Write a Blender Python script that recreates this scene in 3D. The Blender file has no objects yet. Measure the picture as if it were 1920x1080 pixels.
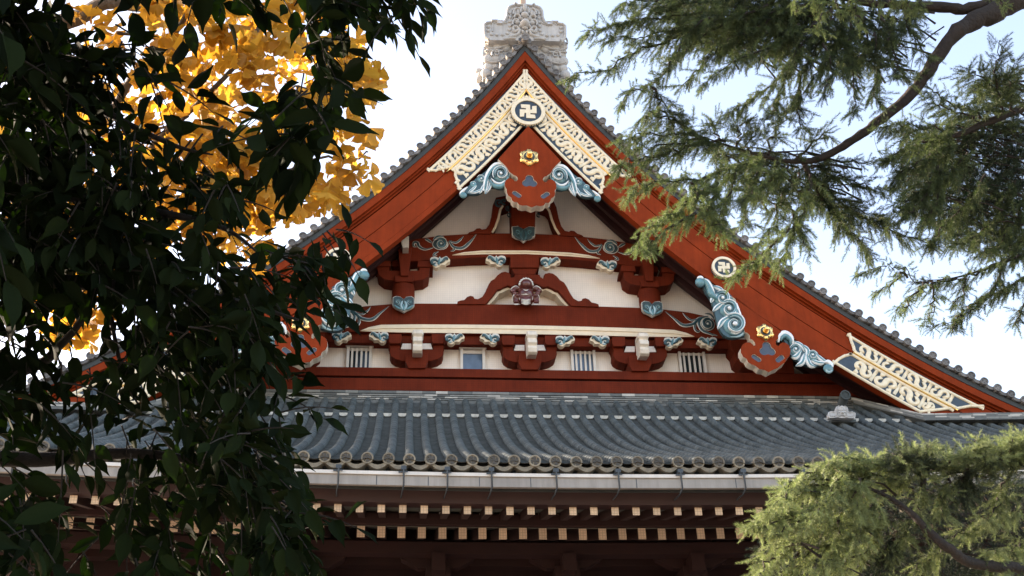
import bpy, bmesh, math, random
import numpy as np
from mathutils import Vector, Matrix
C = bpy.context.scene.collection
random.seed(7)
R_ = math.radians
PI = math.pi

# ------------------------------------------------------------------ camera model (solved from the symmetric gable)
FP, YAW, PIT, ROL = 2200.0, .100613057, .529993472, -.0303900879
_cy, _sy, _cp, _sp = math.cos(YAW), math.sin(YAW), math.cos(PIT), math.sin(PIT)
FW = Vector((_sy*_cp, _cy*_cp, _sp)); RT0 = Vector((_cy, -_sy, 0)); UP0 = RT0.cross(FW)
_cr, _sr = math.cos(ROL), math.sin(ROL)
RT = RT0*_cr + UP0*_sr; UPV = -RT0*_sr + UP0*_cr
XC = 3.2112          # gable axis
YW = 28.0            # gable wall plane
YB = 26.06           # face of the bargeboards
GZ = -1.6            # ground
def ray(u, v): return FW*FP + RT*(u-960) - UPV*(v-540)
def bp(u, v, Y):
    d = ray(u, v); return d*(Y/d.y)
def xz(u, v, Y):
    q = bp(u, v, Y); return (q.x, q.z)
def at(u, v, depth):
    d = ray(u, v); return d*(depth/FP)
def zoomer(ox, oy, sc): return lambda pts: [(ox+a/sc, oy+b/sc) for a, b in pts]
def mir(pts): return [(2*XC-x, z) for x, z in pts]

# ------------------------------------------------------------------ materials
MATS = {}
def nt(name):
    m = bpy.data.materials.new(name); m.use_nodes = True
    n = m.node_tree; b = n.nodes['Principled BSDF']; MATS[name] = m
    return m, n, b
def ramp2(n, fac, c0, c1, p0=.35, p1=.65):
    r = n.nodes.new('ShaderNodeValToRGB'); n.links.new(fac, r.inputs[0])
    r.color_ramp.elements[0].color = (*c0, 1); r.color_ramp.elements[1].color = (*c1, 1)
    r.color_ramp.elements[0].position = p0; r.color_ramp.elements[1].position = p1
    return r.outputs[0]
def noise(n, scale, detail=4, rough=.6, stretch=None, coord='Object'):
    t = n.nodes.new('ShaderNodeTexCoord'); o = t.outputs[coord]
    if stretch:
        mp = n.nodes.new('ShaderNodeMapping'); mp.inputs['Scale'].default_value = stretch
        n.links.new(o, mp.inputs[0]); o = mp.outputs[0]
    x = n.nodes.new('ShaderNodeTexNoise'); x.inputs['Scale'].default_value = scale
    x.inputs['Detail'].default_value = detail; x.inputs['Roughness'].default_value = rough
    n.links.new(o, x.inputs[0]); return x.outputs['Fac']
def sc3(c, k): return tuple(min(1, a*k) for a in c)
def mat(name, col, rough=.6, var=.18, scale=3.0, bump=.0, bscale=30, metal=0, coat=0, stretch=None, spec=.5, streak=0, each=0):
    m, n, b = nt(name)
    f = noise(n, scale, 5, .65, stretch)
    col_out = ramp2(n, f, sc3(col, 1-var), sc3(col, 1+var))
    if streak:
        f2 = noise(n, 2.2, 6, .7, (3.5, 3.5, .35))
        r = ramp2(n, f2, (1-streak,)*3, (1, 1, 1), .3, .6)
        mx = n.nodes.new('ShaderNodeMixRGB'); mx.blend_type = 'MULTIPLY'; mx.inputs[0].default_value = 1
        n.links.new(col_out, mx.inputs[1]); n.links.new(r, mx.inputs[2]); col_out = mx.outputs[0]
    if each:       # every piece weathered a little differently
        oi = n.nodes.new('ShaderNodeObjectInfo'); r = ramp2(n, oi.outputs['Random'], (1-each,)*3, (1+each, 1+each*.95, 1+each*.85), 0, 1)
        mx = n.nodes.new('ShaderNodeMixRGB'); mx.blend_type = 'MULTIPLY'; mx.inputs[0].default_value = 1
        n.links.new(col_out, mx.inputs[1]); n.links.new(r, mx.inputs[2]); col_out = mx.outputs[0]
    n.links.new(col_out, b.inputs['Base Color'])
    b.inputs['Roughness'].default_value = rough; b.inputs['Metallic'].default_value = metal
    b.inputs['Coat Weight'].default_value = coat; b.inputs['Specular IOR Level'].default_value = spec
    if bump:
        g = noise(n, bscale, 4, .6)
        bb = n.nodes.new('ShaderNodeBump'); bb.inputs['Strength'].default_value = bump; bb.inputs['Distance'].default_value = .02
        n.links.new(g, bb.inputs['Height']); n.links.new(bb.outputs[0], b.inputs['Normal'])
    return m
def grid_lines(n, size, w, plane='XZ'):
    """1 on the cords of a square net seen in the wall plane, else 0"""
    g = n.nodes.new('ShaderNodeNewGeometry'); s = n.nodes.new('ShaderNodeSeparateXYZ'); n.links.new(g.outputs['Position'], s.inputs[0])
    outs = []
    for ax in plane:
        d = n.nodes.new('ShaderNodeMath'); d.operation = 'DIVIDE'; n.links.new(s.outputs[ax], d.inputs[0]); d.inputs[1].default_value = size
        fr = n.nodes.new('ShaderNodeMath'); fr.operation = 'FRACT'; n.links.new(d.outputs[0], fr.inputs[0])
        lt = n.nodes.new('ShaderNodeMath'); lt.operation = 'LESS_THAN'; n.links.new(fr.outputs[0], lt.inputs[0]); lt.inputs[1].default_value = w
        outs.append(lt.outputs[0])
    mx = n.nodes.new('ShaderNodeMath'); mx.operation = 'MAXIMUM'
    n.links.new(outs[0], mx.inputs[0]); n.links.new(outs[1], mx.inputs[1]); return mx.outputs[0]
def netted(m, size=.085, w=.2, dark=.8):
    """fine square netting over a painted surface"""
    n = m.node_tree; b = n.nodes['Principled BSDF']; l = b.inputs['Base Color'].links[0]; src = l.from_socket
    g = grid_lines(n, size, w); mx = n.nodes.new('ShaderNodeMixRGB'); mx.blend_type = 'MULTIPLY'
    n.links.new(g, mx.inputs[0]); n.links.new(src, mx.inputs[1]); mx.inputs[2].default_value = (dark, dark, dark, 1)
    n.links.new(mx.outputs[0], b.inputs['Base Color']); return m

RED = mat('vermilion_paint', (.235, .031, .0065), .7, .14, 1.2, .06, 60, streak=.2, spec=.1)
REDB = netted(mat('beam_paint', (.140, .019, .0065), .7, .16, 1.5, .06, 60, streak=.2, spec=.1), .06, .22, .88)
REDD = mat('shaded_red_paint', (.035, .006, .005), .7, .15, 1.5)  # dark copy of the vermilion; soffit and groove shade put into it
REDU = mat('eave_shade_paint', (.022, .0035, .0022), .7, .18, 1.5)  # vermilion darkened for the underside; eave shade put into the colour
WALL = netted(mat('plaster', (.90, .81, .72), .85, .06, .8, .08, 40, streak=.05), .06, .22, .92)
CREAM = mat('cream_paint', (.74, .61, .44), .6, .08, 3)
CREAMB = mat('bracket_cream', (.72, .63, .52), .6, .10, 4, streak=.2)
NAVY = mat('navy_lacquer', (.022, .040, .060), .4, .2, 4)
SLATE = mat('inlay_slate', (.045, .065, .095), .5, .15, 5)
GOLDP = mat('gilt_plate', (.78, .66, .47), .45, .09, 9, .1, 35, metal=.15)
GOLD = mat('bright_gold', (.95, .60, .22), .25, .06, 5, metal=1)
TEAL = mat('teal_paint', (.085, .22, .25), .35, .22, 7, coat=.2)
TEALD = mat('deep_teal_paint', (.026, .075, .088), .4, .2, 7, coat=.2)
TEALL = mat('pale_teal_paint', (.30, .45, .49), .35, .15, 7, coat=.2)
WHITE = mat('white_paint', (.78, .80, .80), .4, .06, 7, coat=.2)
DTEAL = mat('dim_teal_paint', (.025, .05, .055), .5, .25, 8)
OUTL = mat('outline_paint', (.55, .53, .47), .6, .1, 8)
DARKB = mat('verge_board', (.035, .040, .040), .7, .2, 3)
STONE = mat('carved_tile', (.44, .43, .415), .75, .10, 2.5, .15, 25, streak=.25)
STONED = mat('grey_carved_tile', (.50, .49, .48), .7, .14, 4, .15, 25, streak=.2)
DISC = mat('end_tile_clay', (.175, .15, .112), .75, .25, 9, .3, 40, each=.3)
DISCD = mat('end_tile_recess', (.06, .056, .05), .8, .2, 9)
VDISC = mat('verge_tile_clay', (.15, .143, .14), .75, .25, 6, .25, 40, each=.28)
STEELW = mat('gutter_lit_white', (.62, .55, .47), .5, .06, 1.2, streak=.12)  # lip of the same gutter, painted paler for the light it catches
STEELG = mat('gutter_panel', (.27, .245, .22), .5, .12, 1.0, streak=.25)
IRON = mat('bracket_iron', (.03, .04, .05), .5, .2, 6)
GLASSD = mat('window_dark', (.012, .018, .02), .15, .2, 5)
GLASSB = mat('window_blue', (.10, .15, .22), .12, .15, 3)
FRAME = mat('window_frame_paint', (.66, .61, .55), .6, .06, 6)
SOFF = mat('shaded_soffit_plaster', (.09, .095, .08), .8, .15, 2)  # white plaster darkened; the shade between the rafters is in the colour
OGRE = mat('figure_red', (.10, .018, .012), .35, .25, 9, coat=.4)
ROD = mat('finial_bronze', (.40, .28, .20), .5, .2, 6)

def roof_mat(name, base, blue, ringscale, rowdark):
    m, n, b = nt(name)
    g = n.nodes.new('ShaderNodeNewGeometry'); s = n.nodes.new('ShaderNodeSeparateXYZ'); n.links.new(g.outputs['Position'], s.inputs[0])
    oi = n.nodes.new('ShaderNodeObjectInfo')
    # every tile of a row its own tone: white noise on (row, index along Y)
    dv = n.nodes.new('ShaderNodeMath'); dv.operation = 'DIVIDE'; n.links.new(s.outputs['Y'], dv.inputs[0]); dv.inputs[1].default_value = .235
    ad = n.nodes.new('ShaderNodeMath'); ad.operation = 'ADD'; n.links.new(dv.outputs[0], ad.inputs[0]); n.links.new(oi.outputs['Random'], ad.inputs[1])
    fl = n.nodes.new('ShaderNodeMath'); fl.operation = 'FLOOR'; n.links.new(ad.outputs[0], fl.inputs[0])
    cb = n.nodes.new('ShaderNodeCombineXYZ'); n.links.new(fl.outputs[0], cb.inputs[0]); n.links.new(oi.outputs['Random'], cb.inputs[1])
    wn = n.nodes.new('ShaderNodeTexWhiteNoise'); n.links.new(cb.outputs[0], wn.inputs[0])
    c1 = ramp2(n, wn.outputs['Value'], base, blue, .0, 1.)
    f = noise(n, 6, 5, .7); c2 = ramp2(n, f, (.78,)*3, (1.15,)*3, .3, .7)
    mx = n.nodes.new('ShaderNodeMixRGB'); mx.blend_type = 'MULTIPLY'; mx.inputs[0].default_value = 1
    n.links.new(c1, mx.inputs[1]); n.links.new(c2, mx.inputs[2]); n.links.new(mx.outputs[0], b.inputs['Base Color'])
    b.inputs['Roughness'].default_value = .8; b.inputs['Specular IOR Level'].default_value = .15
    nb = noise(n, 40, 3, .6); bb = n.nodes.new('ShaderNodeBump'); bb.inputs['Strength'].default_value = .25; bb.inputs['Distance'].default_value = .01
    n.links.new(nb, bb.inputs['Height']); n.links.new(bb.outputs[0], b.inputs['Normal'])
    return m
ROLL = roof_mat('roll_tile', (.056, .066, .066), (.086, .099, .099), 1, .8)
PAN = mat('pan_tile', (.060, .065, .062), .85, .3, 5, .2, 50)
COURSE = [mat('course_tile_%s' % k, c, .7, .15, 5) for k, c in (('dark', (.10, .105, .10)), ('mid', (.19, .19, .175)), ('pale', (.42, .40, .36)))]
PLUG = mat('plaster_plug', (.42, .40, .35), .8, .25, 12)

# ------------------------------------------------------------------ mesh builder
class MB:
    def __init__(s): s.v = []; s.f = []; s.m = []; s.sm = []
    def add(s, vs, fs, mi=0, smooth=False):
        o = len(s.v); s.v += [tuple(p) for p in vs]
        for k, f in enumerate(fs):
            s.f.append(tuple(i+o for i in f)); s.m.append(mi if isinstance(mi, int) else mi[k]); s.sm.append(smooth)
    def box(s, x0, x1, y0, y1, z0, z1, mi=0):
        s.add([(x0,y0,z0),(x1,y0,z0),(x1,y1,z0),(x0,y1,z0),(x0,y0,z1),(x1,y0,z1),(x1,y1,z1),(x0,y1,z1)],
              [(0,1,5,4),(1,2,6,5),(2,3,7,6),(3,0,4,7),(4,5,6,7),(3,2,1,0)], mi)
    def prism(s, poly, y0, y1, mi=0, ms=None):
        """poly in XZ, extruded along Y; face material mi, side material ms"""
        ms = mi if ms is None else ms; n = len(poly)
        a = sum(poly[i][0]*poly[(i+1)%n][1]-poly[(i+1)%n][0]*poly[i][1] for i in range(n))
        if a < 0: poly = poly[::-1]
        vs = [(x, y0, z) for x, z in poly]+[(x, y1, z) for x, z in poly]
        s.add(vs, [tuple(range(n)), tuple(range(2*n-1, n-1, -1))]+[(i, i+n, (i+1)%n+n, (i+1)%n) for i in range(n)], [mi, mi]+[ms]*n)
    def prismx(s, poly, x0, x1, mi=0):
        """poly in YZ, extruded along X"""
        n = len(poly); vs = [(x0, y, z) for y, z in poly]+[(x1, y, z) for y, z in poly]
        s.add(vs, [tuple(range(n-1, -1, -1)), tuple(range(n, 2*n))]+[(i, (i+1)%n, (i+1)%n+n, i+n) for i in range(n)], mi)
    def sweep(s, pts, wid, y, h, mi=0, seg=6, flat=0):
        """rounded relief ribbon: pts in XZ, half-widths wid, standing h in front of plane y"""
        n = len(pts); vs = []
        if not hasattr(wid, '__len__'): wid = [wid]*n
        for i, (x, z) in enumerate(pts):
            a = pts[max(0, i-1)]; b = pts[min(n-1, i+1)]; tx, tz = b[0]-a[0], b[1]-a[1]; L = math.hypot(tx, tz) or 1
            nx, nz = -tz/L, tx/L; w = wid[i]
            hh = h*min(1, w/max(max(wid)*.5, 1e-6))
            for k in range(seg+1):
                t = PI*k/seg; c = math.cos(t); q = math.sin(t)
                if flat: q = min(1, q*2.2)
                vs.append((x+nx*w*c, y-hh*q, z+nz*w*c))
        r = seg+1
        fs = [(i*r+k, i*r+k+1, (i+1)*r+k+1, (i+1)*r+k) for i in range(n-1) for k in range(seg)]
        fs += [tuple(range(r)), tuple(range((n-1)*r+r-1, (n-1)*r-1, -1))]
        s.add(vs, fs, mi, True)
    def ball(s, c, r, mi=0, sx=1, sy=1, sz=1, n=10, m=7):
        vs = []; fs = []
        for i in range(m+1):
            t = PI*i/m
            for k in range(n):
                a = 2*PI*k/n; vs.append((c[0]+r*sx*math.sin(t)*math.cos(a), c[1]+r*sy*math.sin(t)*math.sin(a), c[2]+r*sz*math.cos(t)))
        for i in range(m):
            for k in range(n): fs.append((i*n+k, (i+1)*n+k, (i+1)*n+(k+1)%n, i*n+(k+1)%n))
        s.add(vs, fs, mi, True)
    def cyl(s, c, r, y0, y1, mi=0, n=16, r1=None, arc=None):
        """cylinder along Y centred on (x,z)"""
        r1 = r if r1 is None else r1
        vs = [(c[0]+r*math.cos(2*PI*k/n), y0, c[1]+r*math.sin(2*PI*k/n)) for k in range(n)]
        vs += [(c[0]+r1*math.cos(2*PI*k/n), y1, c[1]+r1*math.sin(2*PI*k/n)) for k in range(n)]
        s.add(vs, [tuple(range(n)), tuple(range(2*n-1, n-1, -1))], mi)
        s.add(vs, [(k, k+n, (k+1)%n+n, (k+1)%n) for k in range(n)], mi, True)
    def ring(s, c, r0, r1, y0, y1, mi=0, n=28):
        """flat annulus standing from y1 (back) to y0 (front)"""
        vs = []
        for r, y in ((r0, y1), (r0, y0), (r1, y0), (r1, y1)):
            vs += [(c[0]+r*math.cos(2*PI*k/n), y, c[1]+r*math.sin(2*PI*k/n)) for k in range(n)]
        s.add(vs, [(j*n+k, j*n+(k+1)%n, (j+1)*n+(k+1)%n, (j+1)*n+k) for j in range(3) for k in range(n)], mi)
    def tube(s, pts, rad, mi=0, n=7):
        m = len(pts); P = [Vector(p) for p in pts]; vs = []
        if not hasattr(rad, '__len__'): rad = [rad]*m
        nrm = None
        for i in range(m):
            t = (P[min(i+1, m-1)]-P[max(i-1, 0)])
            t = t.normalized() if t.length > 1e-9 else Vector((0, 0, 1))
            if nrm is None: nrm = t.orthogonal().normalized()
            nrm = (nrm - t*nrm.dot(t)); nrm = nrm.normalized() if nrm.length > 1e-6 else t.orthogonal().normalized()
            b = t.cross(nrm)
            for k in range(n):
                a = 2*PI*k/n; q = P[i]+(nrm*math.cos(a)+b*math.sin(a))*rad[i]; vs.append(tuple(q))
        fs = [(i*n+k, i*n+(k+1)%n, (i+1)*n+(k+1)%n, (i+1)*n+k) for i in range(m-1) for k in range(n)]
        s.add(vs, fs, mi, True); s.add(vs, [tuple(range(n-1, -1, -1)), tuple(range((m-1)*n, m*n))], mi)
    def mesh(s, name, mats):
        me = bpy.data.meshes.new(name); me.from_pydata(s.v, [], s.f)
        for m in mats: me.materials.append(m)
        me.polygons.foreach_set('material_index', s.m); me.polygons.foreach_set('use_smooth', s.sm); me.update()
        return me
    def build(s, name, mats, parent=None, loc=(0, 0, 0)):
        if not isinstance(mats, (list, tuple)): mats = [mats]
        o = bpy.data.objects.new(name, s.mesh(name, mats)); C.objects.link(o); o.location = loc
        if parent: o.parent = parent
        return o
def bevel(o, w=.01, seg=2, ang=35):
    m = o.modifiers.new('bevel', 'BEVEL'); m.width = w; m.segments = seg; m.limit_method = 'ANGLE'; m.angle_limit = R_(ang); m.harden_normals = False
    return o
def tag(o, label=None, cat=None, group=None, kind=None):
    for k, v in (('label', label), ('category', cat), ('group', group), ('kind', kind)):
        if v: o[k] = v
    return o
def empty(name, loc, parent=None):
    o = bpy.data.objects.new(name, None); C.objects.link(o); o.location = loc; o.parent = parent; return o
def plate(name, loops, y0, depth, mats, parent, bev=.008, side=1):
    """openwork plate in the XZ plane: first loop outline, the others holes; y0 front, depth back"""
    cu = bpy.data.curves.new('tmp', 'CURVE'); cu.dimensions = '2D'; cu.fill_mode = 'BOTH'
    cu.extrude = max(depth/2-bev, .001); cu.bevel_depth = bev; cu.bevel_resolution = 1; cu.offset = -bev
    for lp in loops:
        sp = cu.splines.new('POLY'); sp.points.add(len(lp)-1)
        for i, (x, z) in enumerate(lp): sp.points[i].co = (x, z, 0, 1)
        sp.use_cyclic_u = True
    t = bpy.data.objects.new('tmp', cu); C.objects.link(t)
    bpy.context.view_layer.update()
    me = bpy.data.meshes.new_from_object(t.evaluated_get(bpy.context.evaluated_depsgraph_get()))
    bpy.data.objects.remove(t); bpy.data.curves.remove(cu)
    # local XY -> XZ, local +z -> -Y (front)
    me.transform(Matrix(((1, 0, 0, 0), (0, 0, -1, y0+depth/2), (0, 1, 0, 0), (0, 0, 0, 1))))
    me.name = name; me.materials.clear()
    for m in mats: me.materials.append(m)
    for p in me.polygons:
        p.use_smooth = False
        p.material_index = 0 if (abs(p.normal.y) > .9 or len(mats) < 2) else side
    o = bpy.data.objects.new(name, me); C.objects.link(o); o.parent = parent
    return o
def smooth(pts, n=4, closed=False):
    """Catmull-Rom through pts"""
    out = []; m = len(pts); rng = range(m) if closed else range(m-1)
    for i in rng:
        p = [pts[(i+k) % m] if closed else pts[min(max(i+k, 0), m-1)] for k in (-1, 0, 1, 2)]
        for j in range(n):
            t = j/n
            out.append(tuple(.5*((2*p[1][a])+(-p[0][a]+p[2][a])*t+(2*p[0][a]-5*p[1][a]+4*p[2][a]-p[3][a])*t*t+(-p[0][a]+3*p[1][a]-3*p[2][a]+p[3][a])*t**3) for a in range(len(pts[0]))))
    if not closed: out.append(tuple(pts[-1]))
    return out
def manji(mb, c, r, y0, y1, mi):
    """left-facing manji, the temple crest, in relief"""
    w = r*.17; a = r*.66; g = .003
    x, z = c
    for k in range(4):
        ca, sa = [(1, 0), (0, 1), (-1, 0), (0, -1)][k]
        def T(p): return (x+p[0]*ca-p[1]*sa, z+p[0]*sa+p[1]*ca)
        # arm going up, then hooking to the left
        mb.prism([T(q) for q in ((w, w), (w, a), (w, a), (-a*.86, a*1.03), (-a*.80, a-w*1.9), (-w, a-w*2.1), (-w, w))], y0, y1, mi)
    mb.box(x-w, x+w, y0+.0005, y1, z-w, z+w, mi)
# ================================================================== TEMPLE HALL
hall = tag(empty('temple_hall', (XC, 22, GZ)), 'vermilion temple hall with a great gable, grey tiled roofs and gilded fittings', 'temple')
def part(mb, name, mats, parent=None):
    """meshes are written in world coordinates; the hall's empty sits at its base"""
    o = mb.build(name, mats); adopt(o, parent or hall); return o
def adopt(o, parent):
    o.parent = parent
    w = Vector((0, 0, 0)); p = parent
    while p is not None: w += p.location; p = p.parent
    o.location = o.location-w
    return o
_c = [2.47681885e-06, 8.31773469e-05, -4.76062759e-03, 9.69326268e-02, -1.62125011e+00, 2.38258066e+01]
def hp(x):
    x = abs(x); return np.polyval(_c, min(x, 15))
# arc-length table of the verge line
_tx = np.linspace(0, 15, 1501); _tz = np.polyval(_c, _tx); _ts = np.concatenate([[0], np.cumsum(np.hypot(np.diff(_tx), np.diff(_tz)))])
def gb(side, s, off):
    """point on the gable face: s metres along the verge from the apex, off metres below it (normal)"""
    x = float(np.interp(s, _ts, _tx)); z = float(np.interp(s, _ts, _tz))
    d = float(np.polyval(np.polyder(_c), x)); L = math.hypot(1, d)
    return (XC+side*(x+off*d/L), z-off/L)
def s0(off):
    for s in np.arange(0, 6, .01):
        if (gb(1, s, off)[0]-XC) >= 0: return s
def so(u, v, Y=YB):
    """(s, off) of a pixel on plane Y"""
    x, z = xz(u, v, Y); d = np.hypot(_tx-abs(x-XC), _tz-z); i = int(d.argmin()); return float(_ts[i]), float(d[i])
SEND = float(np.interp(13.2, _tx, _ts))
def band(mb, side, o0, o1, y0, y1, mi=0, sa=None, sb=SEND, n=70):
    """strip between offsets o0<o1, front y0, back y1, mitred on the axis"""
    a0 = s0(o0) if sa is None else sa; a1 = s0(o1) if sa is None else sa
    P0 = [gb(side, s, o0) for s in np.linspace(a0, sb, n)]; P1 = [gb(side, s, o1) for s in np.linspace(a1, sb, n)]
    if sa is None: P0[0] = (XC, P0[0][1]); P1[0] = (XC, P1[0][1])
    vs = []
    for (x, z), (X, Z) in zip(P0, P1): vs += [(x, y0, z), (X, y0, Z), (X, y1, Z), (x, y1, z)]
    fs = []
    for i in range(n-1):
        for k in range(4): fs.append((4*i+k, 4*i+(k+1) % 4, 4*i+4+(k+1) % 4, 4*i+4+k))
    fs += [(0, 1, 2, 3), (4*n-1, 4*n-2, 4*n-3, 4*n-4)]
    if side < 0: fs = [f[::-1] for f in fs]
    mb.add(vs, fs, mi)

# ---- gable wall behind everything
mb = MB()
poly = [(XC-13.5, 11.0)]+[gb(-1, s, 1.15) for s in np.linspace(SEND, s0(1.15), 60)]+[gb(1, s, 1.15) for s in np.linspace(s0(1.15), SEND, 60)]+[(XC+13.5, 11.0)]
mb.prism(poly, YW, YW+.3)
part(mb, 'gable_wall', WALL)

# ---- gable roof: slab over both slopes, soffit below
mb = MB()
for sd in (-1, 1):
    band(mb, sd, -.02, .12, 26.35, 44, 0)
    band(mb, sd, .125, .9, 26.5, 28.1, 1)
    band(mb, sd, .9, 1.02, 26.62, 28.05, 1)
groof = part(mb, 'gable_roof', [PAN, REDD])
mb = MB(); mb.box(XC-.45, XC+.45, 27.2, 44, 23.6, 24.9); mb.box(XC-.3, XC+.3, 27.15, 44, 24.9, 25.3)
part(mb, 'roof_ridge', STONED, groof)
# rafters of the gable overhang seen from below
mb = MB()
for sd in (-1, 1):
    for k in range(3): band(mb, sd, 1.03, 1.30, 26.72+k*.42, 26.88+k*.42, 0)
part(mb, 'gable_rafters', REDD)

# ---- bargeboards with mouldings and grooves
barges = {}
for sd in (-1, 1):
    mb = MB(); b0 = YB
    band(mb, sd, .125, .245, b0-.11, b0+.30, 1)          # dark board under the verge tiles
    band(mb, sd, .249, .43, b0-.09, b0+.30, 0)           # outer red board
    band(mb, sd, .434, .475, b0+.00, b0+.26, 0)          # stepped moulding
    band(mb, sd, .479, .53, b0+.07, b0+.26, 0)
    band(mb, sd, .534, .60, b0+.13, b0+.26, 0)
    band(mb, sd, .604, 1.02, b0, b0+.2, 0)
    band(mb, sd, 1.036, 1.46, b0+.012, b0+.2, 0)
    band(mb, sd, 1.474, 1.62, b0-.008, b0+.22, 0)
    band(mb, sd, 1.0, 1.5, b0+.05, b0+.19, 2)            # dark strip behind the grooves, their shadow put into the colour
    barges[sd] = part(mb, 'bargeboard', [RED, DARKB, REDD]); barges[sd]['label'] = 'bargeboard on the %s slope' % ('left' if sd < 0 else 'right')

# ---- verge tiles: a short roll with a crested end disc, and the pan tile beside it
def verge_proto():
    mb = MB()
    mb.cyl((0, 0), .098, 0, .62, 0, 18); mb.ring((0, 0), .074, .103, -.022, .02, 0, 20)
    manji(mb, (0, 0), .085, -.012, .01, 0)
    return mb
vm = verge_proto().mesh('verge_tile', [VDISC])
nv = int((SEND-.1)/.3535)
for sd in (-1, 1):
    for k in range(nv+1):
        s = .17+k*.3535 if k or sd > 0 else .17
        x, z = gb(sd, s, .0)
        o = bpy.data.objects.new('verge_tile', vm); C.objects.link(o)
        adopt(o, groof); o.location = Vector((x+random.gauss(0, .004), YB-.20+random.gauss(0, .006), z+random.gauss(0, .004))); o.rotation_euler = (random.gauss(0, .03), random.gauss(0, .06), random.gauss(0, .03))
        mb = MB()                                   # pan between this roll and the next one down
        a = gb(sd, s, .0); b = gb(sd, s+.3535, .0)
        arc = []; inn = []
        for j in range(9):
            t = j/8; sg = math.sin(PI*t); so_ = .045+.070*sg
            arc.append(gb(sd, s+.3535*t, so_)); inn.append(gb(sd, s+.3535*t, so_-.088))
        mb.prism(arc+inn[::-1], YB-.17, YB+.35, 0); mb.prism([gb(sd, s+.3535*j/8, .0+.075*math.sin(PI*j/8)) for j in range(9)]+[gb(sd, s+.3535*j/8, -.05+.05*math.sin(PI*j/8)) for j in range(8, -1, -1)], YB-.08, YB+.4, 0)
        o = mb.build('verge_pan', VDISC); adopt(o, groof)
# top disc
mb = MB(); q = (XC, xz(985.5, 70, YB-.36)[1]); mb.cyl(q, .115, YB-.36, YB-.05, 0, 20); mb.ring(q, .088, .12, YB-.385, YB-.34, 0, 22); manji(mb, q, .1, YB-.372, YB-.35, 0)
part(mb, 'ridge_end_tile', VDISC)

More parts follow.
